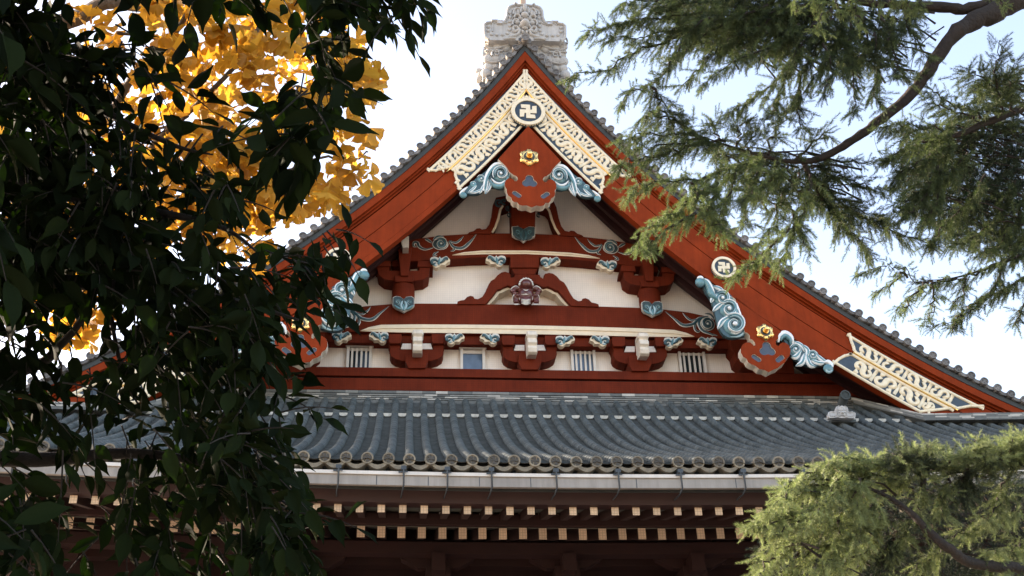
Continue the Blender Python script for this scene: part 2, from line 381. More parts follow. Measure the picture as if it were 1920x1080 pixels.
# ---- gilded openwork
def band_poly(side, pts): return [gb(side, s, o) for s, o in pts]
def gold_fit(side, sa0, sa1, obars_u, obars_l, upper, lower, mirror_ends, parent):
    """upper/lower: outline (s,off) polygons of the two bands"""
    y = YB-.03
    mb = MB()
    for outl in (upper, lower):
        cs = sum(q[0] for q in outl)/len(outl); co_ = sum(q[1] for q in outl)/len(outl)
        mb.prism(band_poly(side, [(q[0]+(.04 if q[0] < cs else -.04), q[1]+(.025 if q[1] < co_ else -.025)) for q in outl]), y+.012, y+.04, 0)
    for outl in (upper, lower):
        n = len(outl)
        for i in range(n):
            a, b = outl[i], outl[(i+1) % n]
            L = math.hypot(b[0]-a[0], b[1]-a[1])
            if L < 1e-3: continue
            m = max(2, int(L/.25)+1)
            # inward normal in (s,off)
            cx = sum(p[0] for p in outl)/n; cy = sum(p[1] for p in outl)/n
            nx, ny = -(b[1]-a[1])/L, (b[0]-a[0])/L
            if nx*(cx-a[0])+ny*(cy-a[1]) < 0: nx, ny = -nx, -ny
            w = .034
            P = [gb(side, a[0]+(b[0]-a[0])*j/(m-1)+nx*w, a[1]+(b[1]-a[1])*j/(m-1)+ny*w) for j in range(m)]
            ex = ((P[1][0]-P[0][0]), (P[1][1]-P[0][1])); le = math.hypot(*ex) or 1
            P = [(P[0][0]-ex[0]/le*.03, P[0][1]-ex[1]/le*.03)]+P+[(P[-1][0]+(P[-1][0]-P[-2][0])/le*.03, P[-1][1]+(P[-1][1]-P[-2][1])/le*.03)]
            mb.sweep(P, .040, y+.011, .03+.002*(i % 3), 1, 4, 1)
    def bar(s, oa, ob, w=.045):
        mb.sweep([gb(side, s+.05*(ob-oa), oa), gb(side, s-.05*(ob-oa), ob)], w, y+.0095, .026, 1, 4, 1)
    for s in obars_u: bar(s, .66, 1.0)
    for s in obars_l: bar(s, 1.09, 1.52)
    def scroll(sA, sB, oA, oB, flip, w0):
        L = sB-sA; H = oB-oA; k = H
        rr = min(H*.30, L*.24)
        if rr < .04: return
        c1 = (sA+L*.5-min(L*.27, H*.45), oA+H*.42)
        mid = (sA+L*.5, oA+H*.5)
        dx, dy = mid[0]-c1[0], mid[1]-c1[1]; r1 = math.hypot(dx, dy); a1 = math.atan2(dy, dx)
        pts = []
        for j in range(19):
            t = j/18; r = r1*(.20+.80*t**.8); a = a1-(1-t)*2*PI*.80
            pts.append((c1[0]+r*math.cos(a), c1[1]+r*math.sin(a)*(H*.46/max(r1, H*.46))))
        full = pts+[(2*mid[0]-p[0], 2*mid[1]-p[1]) for p in pts[::-1][1:]]
        if flip: full = [(p[0], oA+oB-p[1]) for p in full]
        n = len(full); W = [w0*(.62+.38*math.cos(2*PI*abs(i/(n-1)-.5))**2) if abs(i/(n-1)-.5) < .42 else w0*1.05 for i in range(n)]
        mb.sweep([gb(side, a, b) for a, b in full], W, y+.010, .032, 1, 4, 1)
        # corner leaves
        for cxx, cyy, q in ((sA+.10*L, oB-.16*H, 1), (sB-.10*L, oA+.16*H, -1)):
            if flip: cyy = oA+oB-cyy
            e = [(cxx+q*.02*L, cyy), (cxx+q*.12*L, cyy+(.03*H if not flip else -.03*H)*q), (cxx+q*.24*L, cyy+(.10*H if not flip else -.10*H)*q)]
            mb.sweep([gb(side, a, b) for a, b in smooth(e, 3)], [w0*1.1*(1-.6*j/6) for j in range(7)], y+.009, .0265, 1, 4, 1)
    def cells(bars, oA, oB, ends, w0):
        bb = [ends[0]]+list(bars)+[ends[1]]
        for i in range(len(bb)-1):
            if bb[i+1]-bb[i] > .2: scroll(bb[i]+.05, bb[i+1]-.05, oA, oB, i % 2 == 1, w0)
    cells(obars_u, .665, .995, sa0, .064); cells(obars_l, 1.105, 1.55, sa1, .084)
    lo = max(s0(1.03), min(sa0[0], sa1[0]))-.02
    P = [gb(side, s, 1.045) for s in np.linspace(lo, max(upper_end(upper), upper_end(lower)), 24)]
    mb.sweep(P, .026, y+.012, .06, 2, 5)          # the bright rod between the bands
    part(mb, 'gilt_fitting', [NAVY, GOLDP, GOLD], parent)
def upper_end(outl): return max(p[0] for p in outl if abs(p[1]-1.03) < .2)
for sd in (-1, 1):
    a, b, c, d = s0(.62), s0(1.02), s0(1.07), s0(1.62); q_ = lambda pts: [so(780+x/4, 230+y/4) for x, y in pts]
    U_ = q_([(78, 355), (110, 366), (150, 370), (190, 352), (232, 350), (262, 352)]); L_ = q_([(266, 354), (288, 372), (285, 402), (298, 434), (318, 446), (304, 462), (308, 484), (325, 508)])
    up = [(a, .62), (U_[0][0], .62)]+U_[1:-1]+[(U_[-1][0], 1.02), (b, 1.02)]; lw = [(c, 1.07), (L_[0][0], 1.07)]+L_[1:-1]+[(L_[-1][0], 1.67), (d, 1.67)]; tu, tl = U_[2][0], L_[2][0]
    gold_fit(sd, (a+.25, tu-.05), (c+.12, tl-.05), np.arange(a+.72, tu-.25, .56), np.arange(c+.60, tl-.3, .55), up, lw, 0, barges[sd])
    # foot fitting
    f0 = float(np.interp(8.05, _tx, _ts)); f1 = float(np.interp(11.45, _tx, _ts)); g0 = float(np.interp(8.5, _tx, _ts))
    s_ = lambda px, py: so(1560+px/6.4, 620+py/6.4)[0]
    up = [(s_(190, 50), .62), (s_(1800, 940), .62), (s_(1650, 945), .78), (s_(1500, 955), 1.02), (s_(260, 290), 1.02), (s_(240, 250), .97), (s_(240, 200), .9), (s_(205, 150), .78)]
    lw = [(s_(180, 330), 1.10), (s_(250, 300), 1.07), (s_(1440, 960), 1.07), (s_(1060, 970), 1.62), (s_(10, 375), 1.62), (s_(60, 345), 1.42), (s_(110, 330), 1.25)]
    gold_fit(sd, (s_(240, 200)+.1, s_(1800, 940)-.55), (s_(110, 330)+.3, s_(1390, 900)-.25), [s_(560, 390), s_(860, 560), s_(1150, 715), s_(1410, 855)], [s_(500, 545), s_(785, 705), s_(1075, 860)], up, lw, 0, barges[sd])

# ---- crests
def crest(c, r, y, parent):
    mb = MB(); mb.cyl(c, r, y, y+.12, 0, 40); mb.ring(c, r*.78, r, y-.035, y+.05, 1, 44)
    manji(mb, c, r*.74, y-.02, y+.02, 1)
    return part(mb, 'crest', [NAVY, GOLDP], parent)
crest(xz(990, 211, YB-.12), .485, YB-.16, hall)['label'] = 'round navy crest at the gable peak'
for sd in (-1, 1): crest((XC+sd*5.07, 16.05), .325, YB-.10, barges[sd])
# ---- pendants (gegyo) -------------------------------------------------------
def arcpts(c, r, a0, a1, n): return [(c[0]+r*math.cos(a0+(a1-a0)*i/n), c[1]+r*math.sin(a0+(a1-a0)*i/n)) for i in range(n+1)]
def rosette(c, y, r, parent):
    mb = MB(); x, z = c; n = 48
    vs = []
    for (rr, yy, amp) in ((1.0, 0, .10), (.93, -.05, .10), (.62, -.075, .05), (.42, -.04, 0)):
        for k in range(n):
            a = 2*PI*k/n; q = r*rr*(1+amp*math.cos(6*a+PI)); vs.append((x+q*math.cos(a), y+yy+.012*math.cos(24*a)*(rr > .6), z+q*math.sin(a)))
    mb.add(vs, [(j*n+k, j*n+(k+1) % n, (j+1)*n+(k+1) % n, (j+1)*n+k) for j in range(3) for k in range(n)]+[tuple(range(3*n, 4*n))], 0, True)
    mb.ring(c, r*.40, r*.56, y-.075, y-.03, 1, 24)
    mb.cyl(c, r*.27, y-.24, y, 0, 18); mb.cyl(c, r*.36, y-.12, y, 0, 18); mb.ball((x, y-.24, z), r*.27, 0, 1, .45, 1)
    for k in range(8):
        a = 2*PI*(k+.5)/8; mb.ball((x+r*.74*math.cos(a), y-.068, z+r*.74*math.sin(a)), r*.085, 1, 1, .5, 1, 8, 5)
    return part(mb, 'gilt_boss', [GOLD, IRON], parent)
def trefoil(c, r, rot=0, lobes=3):
    pts = []
    for k in range(lobes):
        a = rot+PI/2+2*PI*k/lobes; cc = (c[0]+r*.52*math.cos(a), c[1]+r*.52*math.sin(a))
        pts += arcpts(cc, r*.50, a-1.75, a+1.75, 10)
    return pts
class Px:
    """carver's drawing board: relief laid out on a plane of the facade, mirrored about the axis if asked"""
    def __init__(s, Y, ox, oy, sc, mirror=False): s.Y, s.ox, s.oy, s.sc, s.m = Y, ox, oy, sc, mirror; s.mb = MB(); s.k = 0; s.fl = None
    def P(s, p):
        if s.fl: p = (s.fl-p[0], p[1])
        x, z = xz(s.ox+p[0]/s.sc, s.oy+p[1]/s.sc, s.Y); return (2*XC-x if s.m else x, z)
    def W(s, w): return w/s.sc/68.
    def strand(s, pts, w, mi, h=1., lift=0, taper=(.25, .1), n=5, seg=5):
        P = [s.P(p) for p in smooth(pts, n)]; m = len(P); w = s.W(w)
        W = []
        for i in range(m):
            t = i/(m-1); W.append(w*min(1, taper[0]+t/.3*(1-taper[0]), taper[1]+(1-t)/.35*(1-taper[1])))
        s.k += 1
        s.mb.sweep(P, W, s.Y-s.W(lift)+.0007*s.k, w*h, mi, seg)
    def outlined(s, pts, w, mi, mo, taper=(.25, .1), h=.8):
        s.strand(pts, w, mo, .35, 0, taper); s.strand(pts, w*.74, mi, h, 0, taper)
    def spiral(s, c, R, a0, turns, cw=1, bands=((WHITE, 0),), width=.42, tail=None, lift=0, h=1.):
        """banded volute: from outside (angle a0) to the eye"""
        mi_list = bands; nb = len(mi_list); n = int(26*turns)
        for bi, mi in enumerate(mi_list):
            fr = (bi+.5)/nb
            pts = []
            W = []
            for i in range(n+1):
                t = i/n; r = R*(1-t)**.8*.92+R*.10; a = a0+cw*t*turns*2*PI
                ww = r*width
                rr = r-ww*fr
                pts.append(s.P((c[0]+rr*math.cos(a), c[1]+rr*math.sin(a)*.97))); W.append(s.W(ww/nb*.62)*min(1, .3+i/4))
            s.k += 1
            s.mb.sweep(pts, W, s.Y-s.W(lift)+.0007*s.k, s.W(R*.20*h), mi, 5)
        x, z = s.P(c); s.mb.ball((x, s.Y-s.W(lift), z), s.W(R*.20), mi_list[0], 1, .9, 1, 10, 6)
    def dome(s, c, r, mi, lift=0, sx=1, sz=1, sy=.6):
        x, z = s.P(c); s.mb.ball((x, s.Y-s.W(lift), z), s.W(r), mi, sx, sy, sz, 14, 8)
    def backing(s, pts, depth, mi):
        P = [s.P(p) for p in smooth(pts, 4, True)]; s.mb.prism(P, s.Y, s.Y+depth, mi)
TM = [TEAL, TEALD, TEALL, WHITE, DTEAL, OUTL]   # 0 teal 1 deep 2 pale 3 white 4 dim 5 outline
def whorl(px, c, R, a0, cw, turns=1.35):
    px.dome(c, R*.92, 0, 0, 1, 1, .25)
    # crescents wrapping the ball below the volute
    for j, mi in enumerate((2, 1, 3, 0, 2, 1)):
        rr = R*(.97-.13*j); base = a0+cw*(1.9+.10*j)
        pts = [(c[0]+rr*math.cos(base+cw*t*2.3), c[1]+rr*math.sin(base+cw*t*2.3)) for t in (0, .25, .5, .75, 1)]
        px.strand(pts, R*.095, mi, 1.2, R*.10+R*.03*j, (.15, .15), 4)
    px.spiral(c, R, a0, turns, cw, (3, 0, 2, 1), .50, lift=R*.30)
def leafpair(px, pts, w):
    px.strand(pts, w, 3, .9, 0); px.strand(pts, w*.72, 0, 1.25, w*.1); px.strand([(a+w*.15, b) for a, b in pts], w*.22, 2, 1.8, w*.55)

# central pendant
zc = zoomer(860, 280, 7.11)
YP = YB-.14
cen = empty('gable_pendant', (0, 0, 0)); adopt(cen, hall); cen['label'] = 'red pendant board at the gable peak'
half = [(640, 240), (672, 300), (700, 318), (735, 345), (760, 352), (785, 378), (790, 400), (772, 422), (748, 424), (735, 412), (722, 396), (690, 382), (655, 390), (626, 414), (613, 450), (618, 500), (640, 532), (640, 575), (658, 615), (700, 640), (708, 675), (735, 702), (780, 706), (805, 738), (850, 752), (905, 748), (945, 775)]
Lh = [xz(u, v, YP) for u, v in zc(half)]
top = [xz(u, v, YP) for u, v in zc([(525, 130), (575, 175)])]
ap = (XC, xz(990, 236, YP)[1])
Lp = [ap]+top+Lh; Lp[-1] = (XC, Lp[-1][1])
outline = Lp+[p for p in mir(Lp)[::-1][1:-1]]
holes = [trefoil(xz(860+945/7.11, 280+430/7.11, YP), .215), trefoil(xz(860+775/7.11, 280+600/7.11, YP), .135, .9, 2), trefoil(mir([xz(860+775/7.11, 280+600/7.11, YP)])[0], .135, -.9, 2)]
o = plate('pendant_board', [outline]+holes, YP, .26, [RED, CREAMB], None, .006); adopt(o, cen)
for hshape in holes:
    mb = MB(); cx = sum(p[0] for p in hshape)/len(hshape); cz = sum(p[1] for p in hshape)/len(hshape)
    mb.prism([(cx+(x-cx)*1.1, cz+(z-cz)*1.1) for x, z in hshape], YP+.03, YP+.1, 0); part(mb, 'pendant_inlay', SLATE, cen)
rosette(xz(992, 296, YP), YP-.01, .27, cen)
for m in (False, True):
    px = Px(YB-.02, 860, 280, 7.11, m)
    px.backing([(640, 230), (540, 195), (440, 215), (350, 300), (250, 370), (180, 440), (90, 540), (120, 590), (260, 590), (420, 500), (560, 520), (640, 470)], .10, 1)
    whorl(px, (560, 340), 118, 2.6, 1, 1.5)
    px.strand([(330, 560), (350, 430), (400, 300), (480, 210), (580, 205), (650, 260)], 26, 3, 1, 10); px.strand([(345, 540), (368, 420), (420, 310), (500, 235), (590, 232)], 22, 0, 1.2, 14)
    px.strand([(640, 360), (640, 440), (560, 500), (470, 490), (400, 410)], 34, 0, 1, 12); px.strand([(620, 430), (560, 470), (490, 460), (430, 400)], 16, 3, 1.2, 30)
    for pts, w in (([(385, 370), (370, 450), (352, 598)], 26), ([(430, 400), (420, 490), (365, 590)], 22), ([(350, 450), (310, 530), (278, 590)], 22), ([(400, 420), (480, 480), (590, 492)], 18), ([(240, 480), (180, 540), (120, 580)], 22), ([(330, 520), (230, 570), (130, 575)], 22)): leafpair(px, pts, w)
    whorl(px, (302, 398), 62, 3.4, 1, 1.2); whorl(px, (196, 465), 46, 3.4, 1, 1.2)
    px.strand([(120, 500), (70, 540), (35, 580), (50, 625), (90, 620)], 24, 3, 1, 8); px.dome((62, 615), 48, 0, 6, 1, 1, .6); px.strand([(20, 600), (50, 640), (100, 630)], 12, 2, 1.3, 26); px.strand([(85, 550), (45, 565), (22, 600)], 12, 3, 1.3, 26)
    part(px.mb, 'wave_carving', TM, cen)

# side pendants
for m in (False, True):
    sp = empty('side_pendant', (0, 0, 0)); adopt(sp, hall); sp['label'] = 'red pendant board low on the %s slope' % ('left' if m else 'right')
    zf = zoomer(1300, 480, 4.907)
    pts = [(352, 372), (385, 380), (420, 520), (455, 610), (475, 700), (500, 705), (522, 730), (522, 758), (548, 772), (568, 795), (572, 822), (556, 830), (546, 816), (525, 798), (485, 797), (455, 815), (438, 850), (440, 890), (460, 925), (492, 945), (505, 975), (535, 995), (575, 1010), (605, 1038), (650, 1045), (692, 1068), (735, 1045), (775, 1030), (808, 1000), (840, 980), (858, 945), (885, 915), (893, 870), (880, 825), (850, 800), (818, 797), (795, 815), (790, 830), (762, 822), (755, 790), (770, 765), (800, 740), (815, 705), (800, 690), (600, 545)]
    P = [xz(u, v, YP) for u, v in zf(pts)]
    hs = [trefoil(xz(1300+680/4.907, 480+860/4.907, YP), .215), trefoil(xz(1300+580/4.907, 480+940/4.907, YP), .13, .9, 2), trefoil(xz(1300+797/4.907, 480+945/4.907, YP), .13, -.9, 2)]
    if m: P = mir(P); hs = [mir(h) for h in hs]
    o = plate('pendant_board', [P]+hs, YP, .28, [RED, CREAMB], None, .006); adopt(o, sp)
    for hshape in hs:
        mb = MB(); cx = sum(p[0] for p in hshape)/len(hshape); cz = sum(p[1] for p in hshape)/len(hshape)
        mb.prism([(cx+(x-cx)*1.1, cz+(z-cz)*1.1) for x, z in hshape], YP+.03, YP+.1, 0); part(mb, 'pendant_inlay', SLATE, sp)
    q = xz(1300+656/4.907, 480+705/4.907, YP); q = mir([q])[0] if m else q
    rosette(q, YP-.01, .23, sp)
    px = Px(YB-.05, 1300, 480, 4.907, m)
    px.backing([(90, 225), (230, 290), (380, 400), (480, 690), (440, 740), (330, 750), (240, 670), (170, 420), (110, 320)], .12, 1)
    px.strand([(60, 235), (110, 240), (150, 300), (170, 370), (240, 420)], 34, 0, 1, 6); px.strand([(85, 225), (130, 250), (165, 310), (190, 360)], 14, 3, 1.4, 22)
    px.strand([(385, 430), (430, 560), (480, 690)], 22, 3, 1, 10); px.strand([(365, 440), (405, 560), (455, 690)], 20, 0, 1.2, 14)
    for pts, w in (([(220, 350), (180, 390), (160, 432)], 20), ([(280, 430), (220, 470), (178, 512)], 22), ([(350, 560), (270, 600), (224, 672)], 26), ([(300, 570), (255, 610), (232, 640)], 14), ([(180, 285), (240, 300), (290, 345)], 22), ([(300, 385), (350, 400), (375, 470)], 22), ([(330, 500), (390, 530), (430, 590)], 24)): leafpair(px, pts, w)
    whorl(px, (265, 395), 78, 4.0, 1, 1.4); whorl(px, (325, 495), 92, 4.0, 1, 1.4); whorl(px, (375, 640), 112, 4.0, 1, 1.5)
    px.dome((62, 248), 46, 0, 6, 1, 1, .7); px.strand([(25, 265), (55, 290), (100, 275)], 12, 1, 1.3, 26); px.strand([(30, 215), (65, 205), (95, 230)], 16, 3, 1.3, 24)
    part(px.mb, 'wave_carving', TM, sp)
    px = Px(YB-.05, 1300, 480, 4.907, m)
    px.backing([(800, 720), (900, 760), (1040, 850), (1180, 940), (1220, 990), (1140, 1010), (1060, 1010), (960, 960), (890, 900), (850, 800)], .12, 1)
    px.strand([(780, 800), (785, 745), (840, 715), (900, 760), (910, 830)], 26, 3, 1, 8); px.strand([(800, 790), (815, 755), (850, 745), (885, 780), (890, 830)], 20, 0, 1.2, 14)
    for pts, w in (([(985, 880), (940, 930), (900, 930)], 24), ([(1020, 900), (1000, 980), (940, 1015)], 24), ([(1040, 920), (1070, 1000), (1125, 1025)], 24), ([(990, 820), (1050, 870), (1040, 940)], 24), ([(920, 790), (990, 820), (1030, 890)], 20), ([(1120, 900), (1190, 960), (1225, 975)], 22), ([(1080, 960), (1150, 985), (1210, 990)], 22)): leafpair(px, pts, w)
    whorl(px, (938, 862), 58, 3.2, 1, 1.3); whorl(px, (1095, 915), 52, 3.2, 1, 1.3)
    px.strand([(1190, 985), (1240, 975), (1270, 1010), (1262, 1050)], 22, 3, 1, 8); px.dome((1240, 1040), 44, 0, 6, 1, 1, .6); px.strand([(1210, 1055), (1240, 1078), (1278, 1060)], 12, 2, 1.3, 24)
    part(px.mb, 'wave_carving', TM, sp)
# ================================================================== GABLE WALL TIMBERS
z3 = zoomer(560, 440, 4); z4 = zoomer(960, 440, 4); z2 = zoomer(780, 230, 4)
def wl(pts, Y): return [xz(u, v, Y) for u, v in pts]
def symtop(pts):   # left-half curve (x<XC) -> full curve
    return pts+[p for p in mir(pts)[::-1]]
# --- big lower rainbow beam
Yb_ = 27.55
topL = [(620, 588), (647, 580), (685, 573.5), (735, 569.5), (790, 568.5), (857, 569), (920, 570), (985, 570.8)]
botL = [(620, 622), (676, 622), (760, 625), (860, 625.5), (985, 627)]
P = wl(topL, Yb_); Q = wl(botL, Yb_)
P[-1] = (XC, P[-1][1]); Q[-1] = (XC, Q[-1][1])
full = P+mir(P)[::-1][1:]+(Q+mir(Q)[::-1][1:])[::-1]
mb = MB(); mb.prism(full, Yb_, YW)
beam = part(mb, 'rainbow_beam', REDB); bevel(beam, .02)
beam['label'] = 'long lower beam of the gable'
def crescent(tl, bl, midl, Y, parent):
    mb = MB(); a = wl(tl, Y); b = wl(bl, Y); c = wl(midl, Y)
    for q in (a, b, c): q[-1] = (XC, q[-1][1])
    A = a+mir(a)[::-1][1:]; B = b+mir(b)[::-1][1:]; M = c+mir(c)[::-1][1:]
    mb.prism(A+M[::-1][1:-1], Y-.035, Y+.02); mb.prism(M+B[::-1][1:-1], Y-.010, Y+.02)
    part(mb, 'beam_moulding', CREAM, parent)
crescent([(676, 621), (692, 614.5), (715, 610), (785, 609.3), (880, 609.8), (985, 611)], [(676, 621), (715, 622.6), (785, 624.2), (880, 625), (985, 626.5)], [(676, 621), (715, 617), (785, 616.2), (880, 616.6), (985, 618)], Yb_-.002, beam)
# --- upper rainbow beam
Yu = 27.55
topU = [(765, 452), (780, 447.5), (830, 441), (880, 438), (930, 437), (985, 437)]
botU = [(765, 490), (800, 488), (842, 485.5), (880, 483), (930, 482), (985, 482)]
P = wl(topU, Yu); Q = wl(botU, Yu); P[-1] = (XC, P[-1][1]); Q[-1] = (XC, Q[-1][1])
full = P+mir(P)[::-1][1:]+(Q+mir(Q)[::-1][1:])[::-1]
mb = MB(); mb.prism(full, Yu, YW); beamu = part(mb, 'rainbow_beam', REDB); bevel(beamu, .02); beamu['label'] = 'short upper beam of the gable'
crescent([(848, 479), (870, 474), (905, 471), (985, 470.8)], [(848, 479.3), (870, 478.4), (905, 477), (985, 476.4)], [(848, 479), (870, 476.5), (905, 474), (985, 473.4)], Yu-.002, beamu)
# --- band over the windows, base beams
def level_box(name, u, v0, v1, Y, x0, x1, depth, mats, y1=None):
    za = xz(u, v0, Y)[1]; zb = xz(u, v1, Y)[1]
    mb = MB(); mb.box(XC+x0, XC+x1, Y, y1 or YW, zb, za); o = part(mb, name, mats); bevel(o, .012); return o
level_box('tie_beam', 990, 629, 648, 27.68, -7.4, 7.4, 0, REDB)
level_box('sill_beam', 990, 693, 709, 27.45, -8.6, 8.6, 0, REDB)
o = level_box('sill_beam', 990, 713, 735, 27.32, -9.2, 9.2, 0, REDB)
level_box('sill_gap', 990, 708, 714, 27.55, -8.9, 8.9, 0, REDD)
# --- brackets of the window row
def outline_bracket(u0):
    z = zoomer(560, 440, 4); k = (u0-781.2)
    L = [(-108, 742), (-8, 742), (-8, 800), (-48, 800), (-48, 742)]
    return None
brk_half = [(0, 738), (-46, 738), (-46, 745), (-108, 745), (-108, 800), (-98, 816), (-120+14, 832), (-104, 845), (-104, 905), (-92, 918), (-66, 932), (-38, 944), (-4-0, 950)]
def bracket(uc, Yf=27.42, half=0):
    # z3 pixels relative to the nose centre 885
    def H(pts): return [(uc+(a)/4*1.0, 440+b/4+(uc-781)*.013) for a, b in pts]
    mats = [REDB, CREAMB]; mb = MB()
    for sg in (-1, 1):
        # block on the arm
        mb.prism(wl(H([(sg*112, 744), (sg*212, 744), (sg*212, 796), (sg*200, 815), (sg*124, 815), (sg*112, 800)]), Yf), Yf, YW)
        arm = [(0, 860), (sg*124, 860), (sg*124, 815), (sg*200, 815), (sg*206, 832), (sg*200, 850), (sg*202, 885), (sg*190, 912), (sg*160, 932), (sg*110, 946), (0, 948)]
        mb.prism(wl(H(arm), Yf+.12), Yf+.12, YW)
    mb.prism(wl(H([(-36, 744), (36, 744), (36, 900), (-36, 900)]), Yf+.06), Yf+.06, YW)
    mb.prism(wl(H([(-85, 886), (85, 886), (85, 950), (62, 1000), (-62, 1000), (-85, 950)]), Yf-.05), Yf-.05, YW)
    mb.prism(wl(H([(-118, 800), (118, 800), (118, 812), (-118, 812)]), Yf+.2), Yf+.2, YW)
    o = part(mb, 'bracket', REDB); bevel(o, .014)
    for sg in (-1, 1):
        mb = MB(); mb.prism(wl(H([(sg*40, 816), (sg*106, 816), (sg*120, 858), (sg*40, 858)]), Yf+.17), Yf+.17, Yf+.30); part(mb, 'plaster_infill', WALL, o)
    # carved cream nose
    x0, zt = xz(uc+2, 440+742/4+(uc-781)*.013, 27.2); _, zb = xz(uc+2, 440+908/4+(uc-781)*.013, 27.2)
    H_ = zt-zb; yb = Yf+.05
    prof = [(yb, zt+.02), (27.02, zt+.02), (26.93, zt-.06*H_), (26.90, zt-.22*H_), (26.98, zt-.33*H_), (26.92, zt-.42*H_), (26.90, zt-.56*H_), (26.98, zt-.66*H_), (26.93, zt-.76*H_), (26.97, zt-.94*H_), (27.06, zt-H_), (yb, zt-H_+.05)]
    mb = MB(); mb.prismx(prof, x0-.125, x0+.125, 0)
    mb.box(x0-.15, x0+.15, 26.96, 27.3, zt-.24*H_, zt-.10*H_)
    n = part(mb, 'bracket_nose', CREAMB, o); bevel(n, .02, 2)
for uc in (781.2, 993.5, 1200.5): bracket(uc)
def end_bracket(sg):
    mb = MB(); Yf = 27.42; X0 = XC+sg*5.98
    zt = xz(990, 629, Yf)[1]; zb = xz(990, 693, Yf)[1]; h = zt-zb
    mb.prism([(X0-sg*.55, zt), (X0+sg*1.1, zt), (X0+sg*1.1, zb), (X0+sg*.05, zb), (X0+sg*.03, zb+.1*h), (X0-sg*.3, zb+.22*h), (X0-sg*.45, zb+.36*h), (X0-sg*.47, zb+.6*h), (X0-sg*.55, zb+.72*h)], Yf, YW)
    o = part(mb, 'end_bracket', REDB); bevel(o, .014)
for sg in (-1, 1): end_bracket(sg)
# --- sprouting leaf carvings
def sprout(Y, ox, oy, sc, w, m, scl=1.0):
    """drawn on a board 150 x 80 like the ones under the beam"""
    px = Px(Y, ox, oy, sc, False); px.fl = 148 if m else None
    px.mb.prism([px.P(p) for p in smooth([(20, 62), (30, 40), (60, 20), (120, 4), (140, 14), (148, 34), (122, 46), (110, 62), (80, 62), (62, 78), (40, 80)], 3, True)], Y, Y+.17, 6)
    px.mb.prism([px.P(p) for p in smooth([(2, 30), (12, 8), (45, 4), (62, 14), (72, 2), (84, 14), (120, 0), (136, 18), (120, 30), (96, 36), (60, 66), (44, 70), (14, 58)], 3, True)], Y-.02, Y+.01, 5)
    Y0 = px.Y; px.Y = Y0-.02
    px.strand([(60, 40), (40, 26), (18, 30), (14, 48), (30, 56), (40, 46)], 11, 1, 1, 0, (.5, .4)); px.strand([(56, 34), (38, 20), (20, 24)], 5, 0, 1.6, 4)
    px.strand([(66, 62), (64, 40), (74, 10)], 9, 0, 1, 0, (.5, .1)); px.strand([(72, 52), (84, 30), (88, 12)], 6, 2, 1, 0, (.5, .1))
    px.strand([(72, 50), (96, 34), (110, 16), (126, 14), (128, 26)], 11, 1, 1, 0, (.3, .4)); px.strand([(92, 30), (108, 12), (122, 9)], 5, 0, 1.6, 4)
    px.strand([(50, 64), (38, 66), (24, 58)], 6, 2, 1, 0, (.4, .1))
    px.Y = Y0
    return part(px.mb, 'leaf_carving', TM+[CREAM])
Ys = 27.36
for (u, v, flip) in ((622, 622, 0), (834, 625, 0), (1041, 629, 0), (1244, 632, 0), (692, 622, 1), (900, 625, 1), (1106, 629, 1), (1307.5, 632, 1)):
    sprout(Ys, u, v, 4, 1, bool(flip))
for (u, v, flip) in ((806, 481, 0), (1013, 482, 0), (911, 479, 1), (1119, 488, 1)):
    sprout(Ys, u, v, 3.9, 1, bool(flip))
# --- windows
def window(u0, u1, v0, v1, kind):
    Y = 27.93
    x0, zt = xz(u0, v0, Y); x1, _ = xz(u1, v0, Y); zb = xz((u0+u1)/2, v1, Y)[1]
    mb = MB()
    f = .055
    mb.box(x0-f*.9, x1+f*.9, Y-.09, YW, zt-.05, zt+.05); mb.box(x0-f*.3, x0+f, Y-.06, YW, zb, zt-.05); mb.box(x1-f, x1+f*.3, Y-.06, YW, zb, zt-.05)
    mb.box(x0+f, x1-f, Y+.01, YW, zt-.14, zt-.07)
    o = part(mb, 'window', FRAME)
    mb = MB(); mb.box(x0+f, x1-f, Y+.035, YW-.005, zb, zt-.14); part(mb, 'pane', GLASSB if kind in ('blue', 'bluebars') else GLASSD, o)
    if kind != 'blue':
        mb = MB(); n = 4 if kind == 'bluebars' else 4; W = (x1-x0-2*f)
        for k in range(4):
            cx = x0+f+W*(k+.62)/4.3; mb.box(cx-.026, cx+.026, Y-.025, Y+.02, zb, zt-.075)
        part(mb, 'window_bars', FRAME, o)
    else:
        mb = MB(); mb.box(x0+f, x1-f, Y+.0, Y+.03, zt-.17, zt-.145); part(mb, 'sash', FRAME, o)
window(652, 697, 648, 695, 'bars'); window(864, 908, 652, 696, 'blue'); window(1070, 1114, 654, 699, 'bluebars'); window(1271, 1319, 657, 702, 'bars')
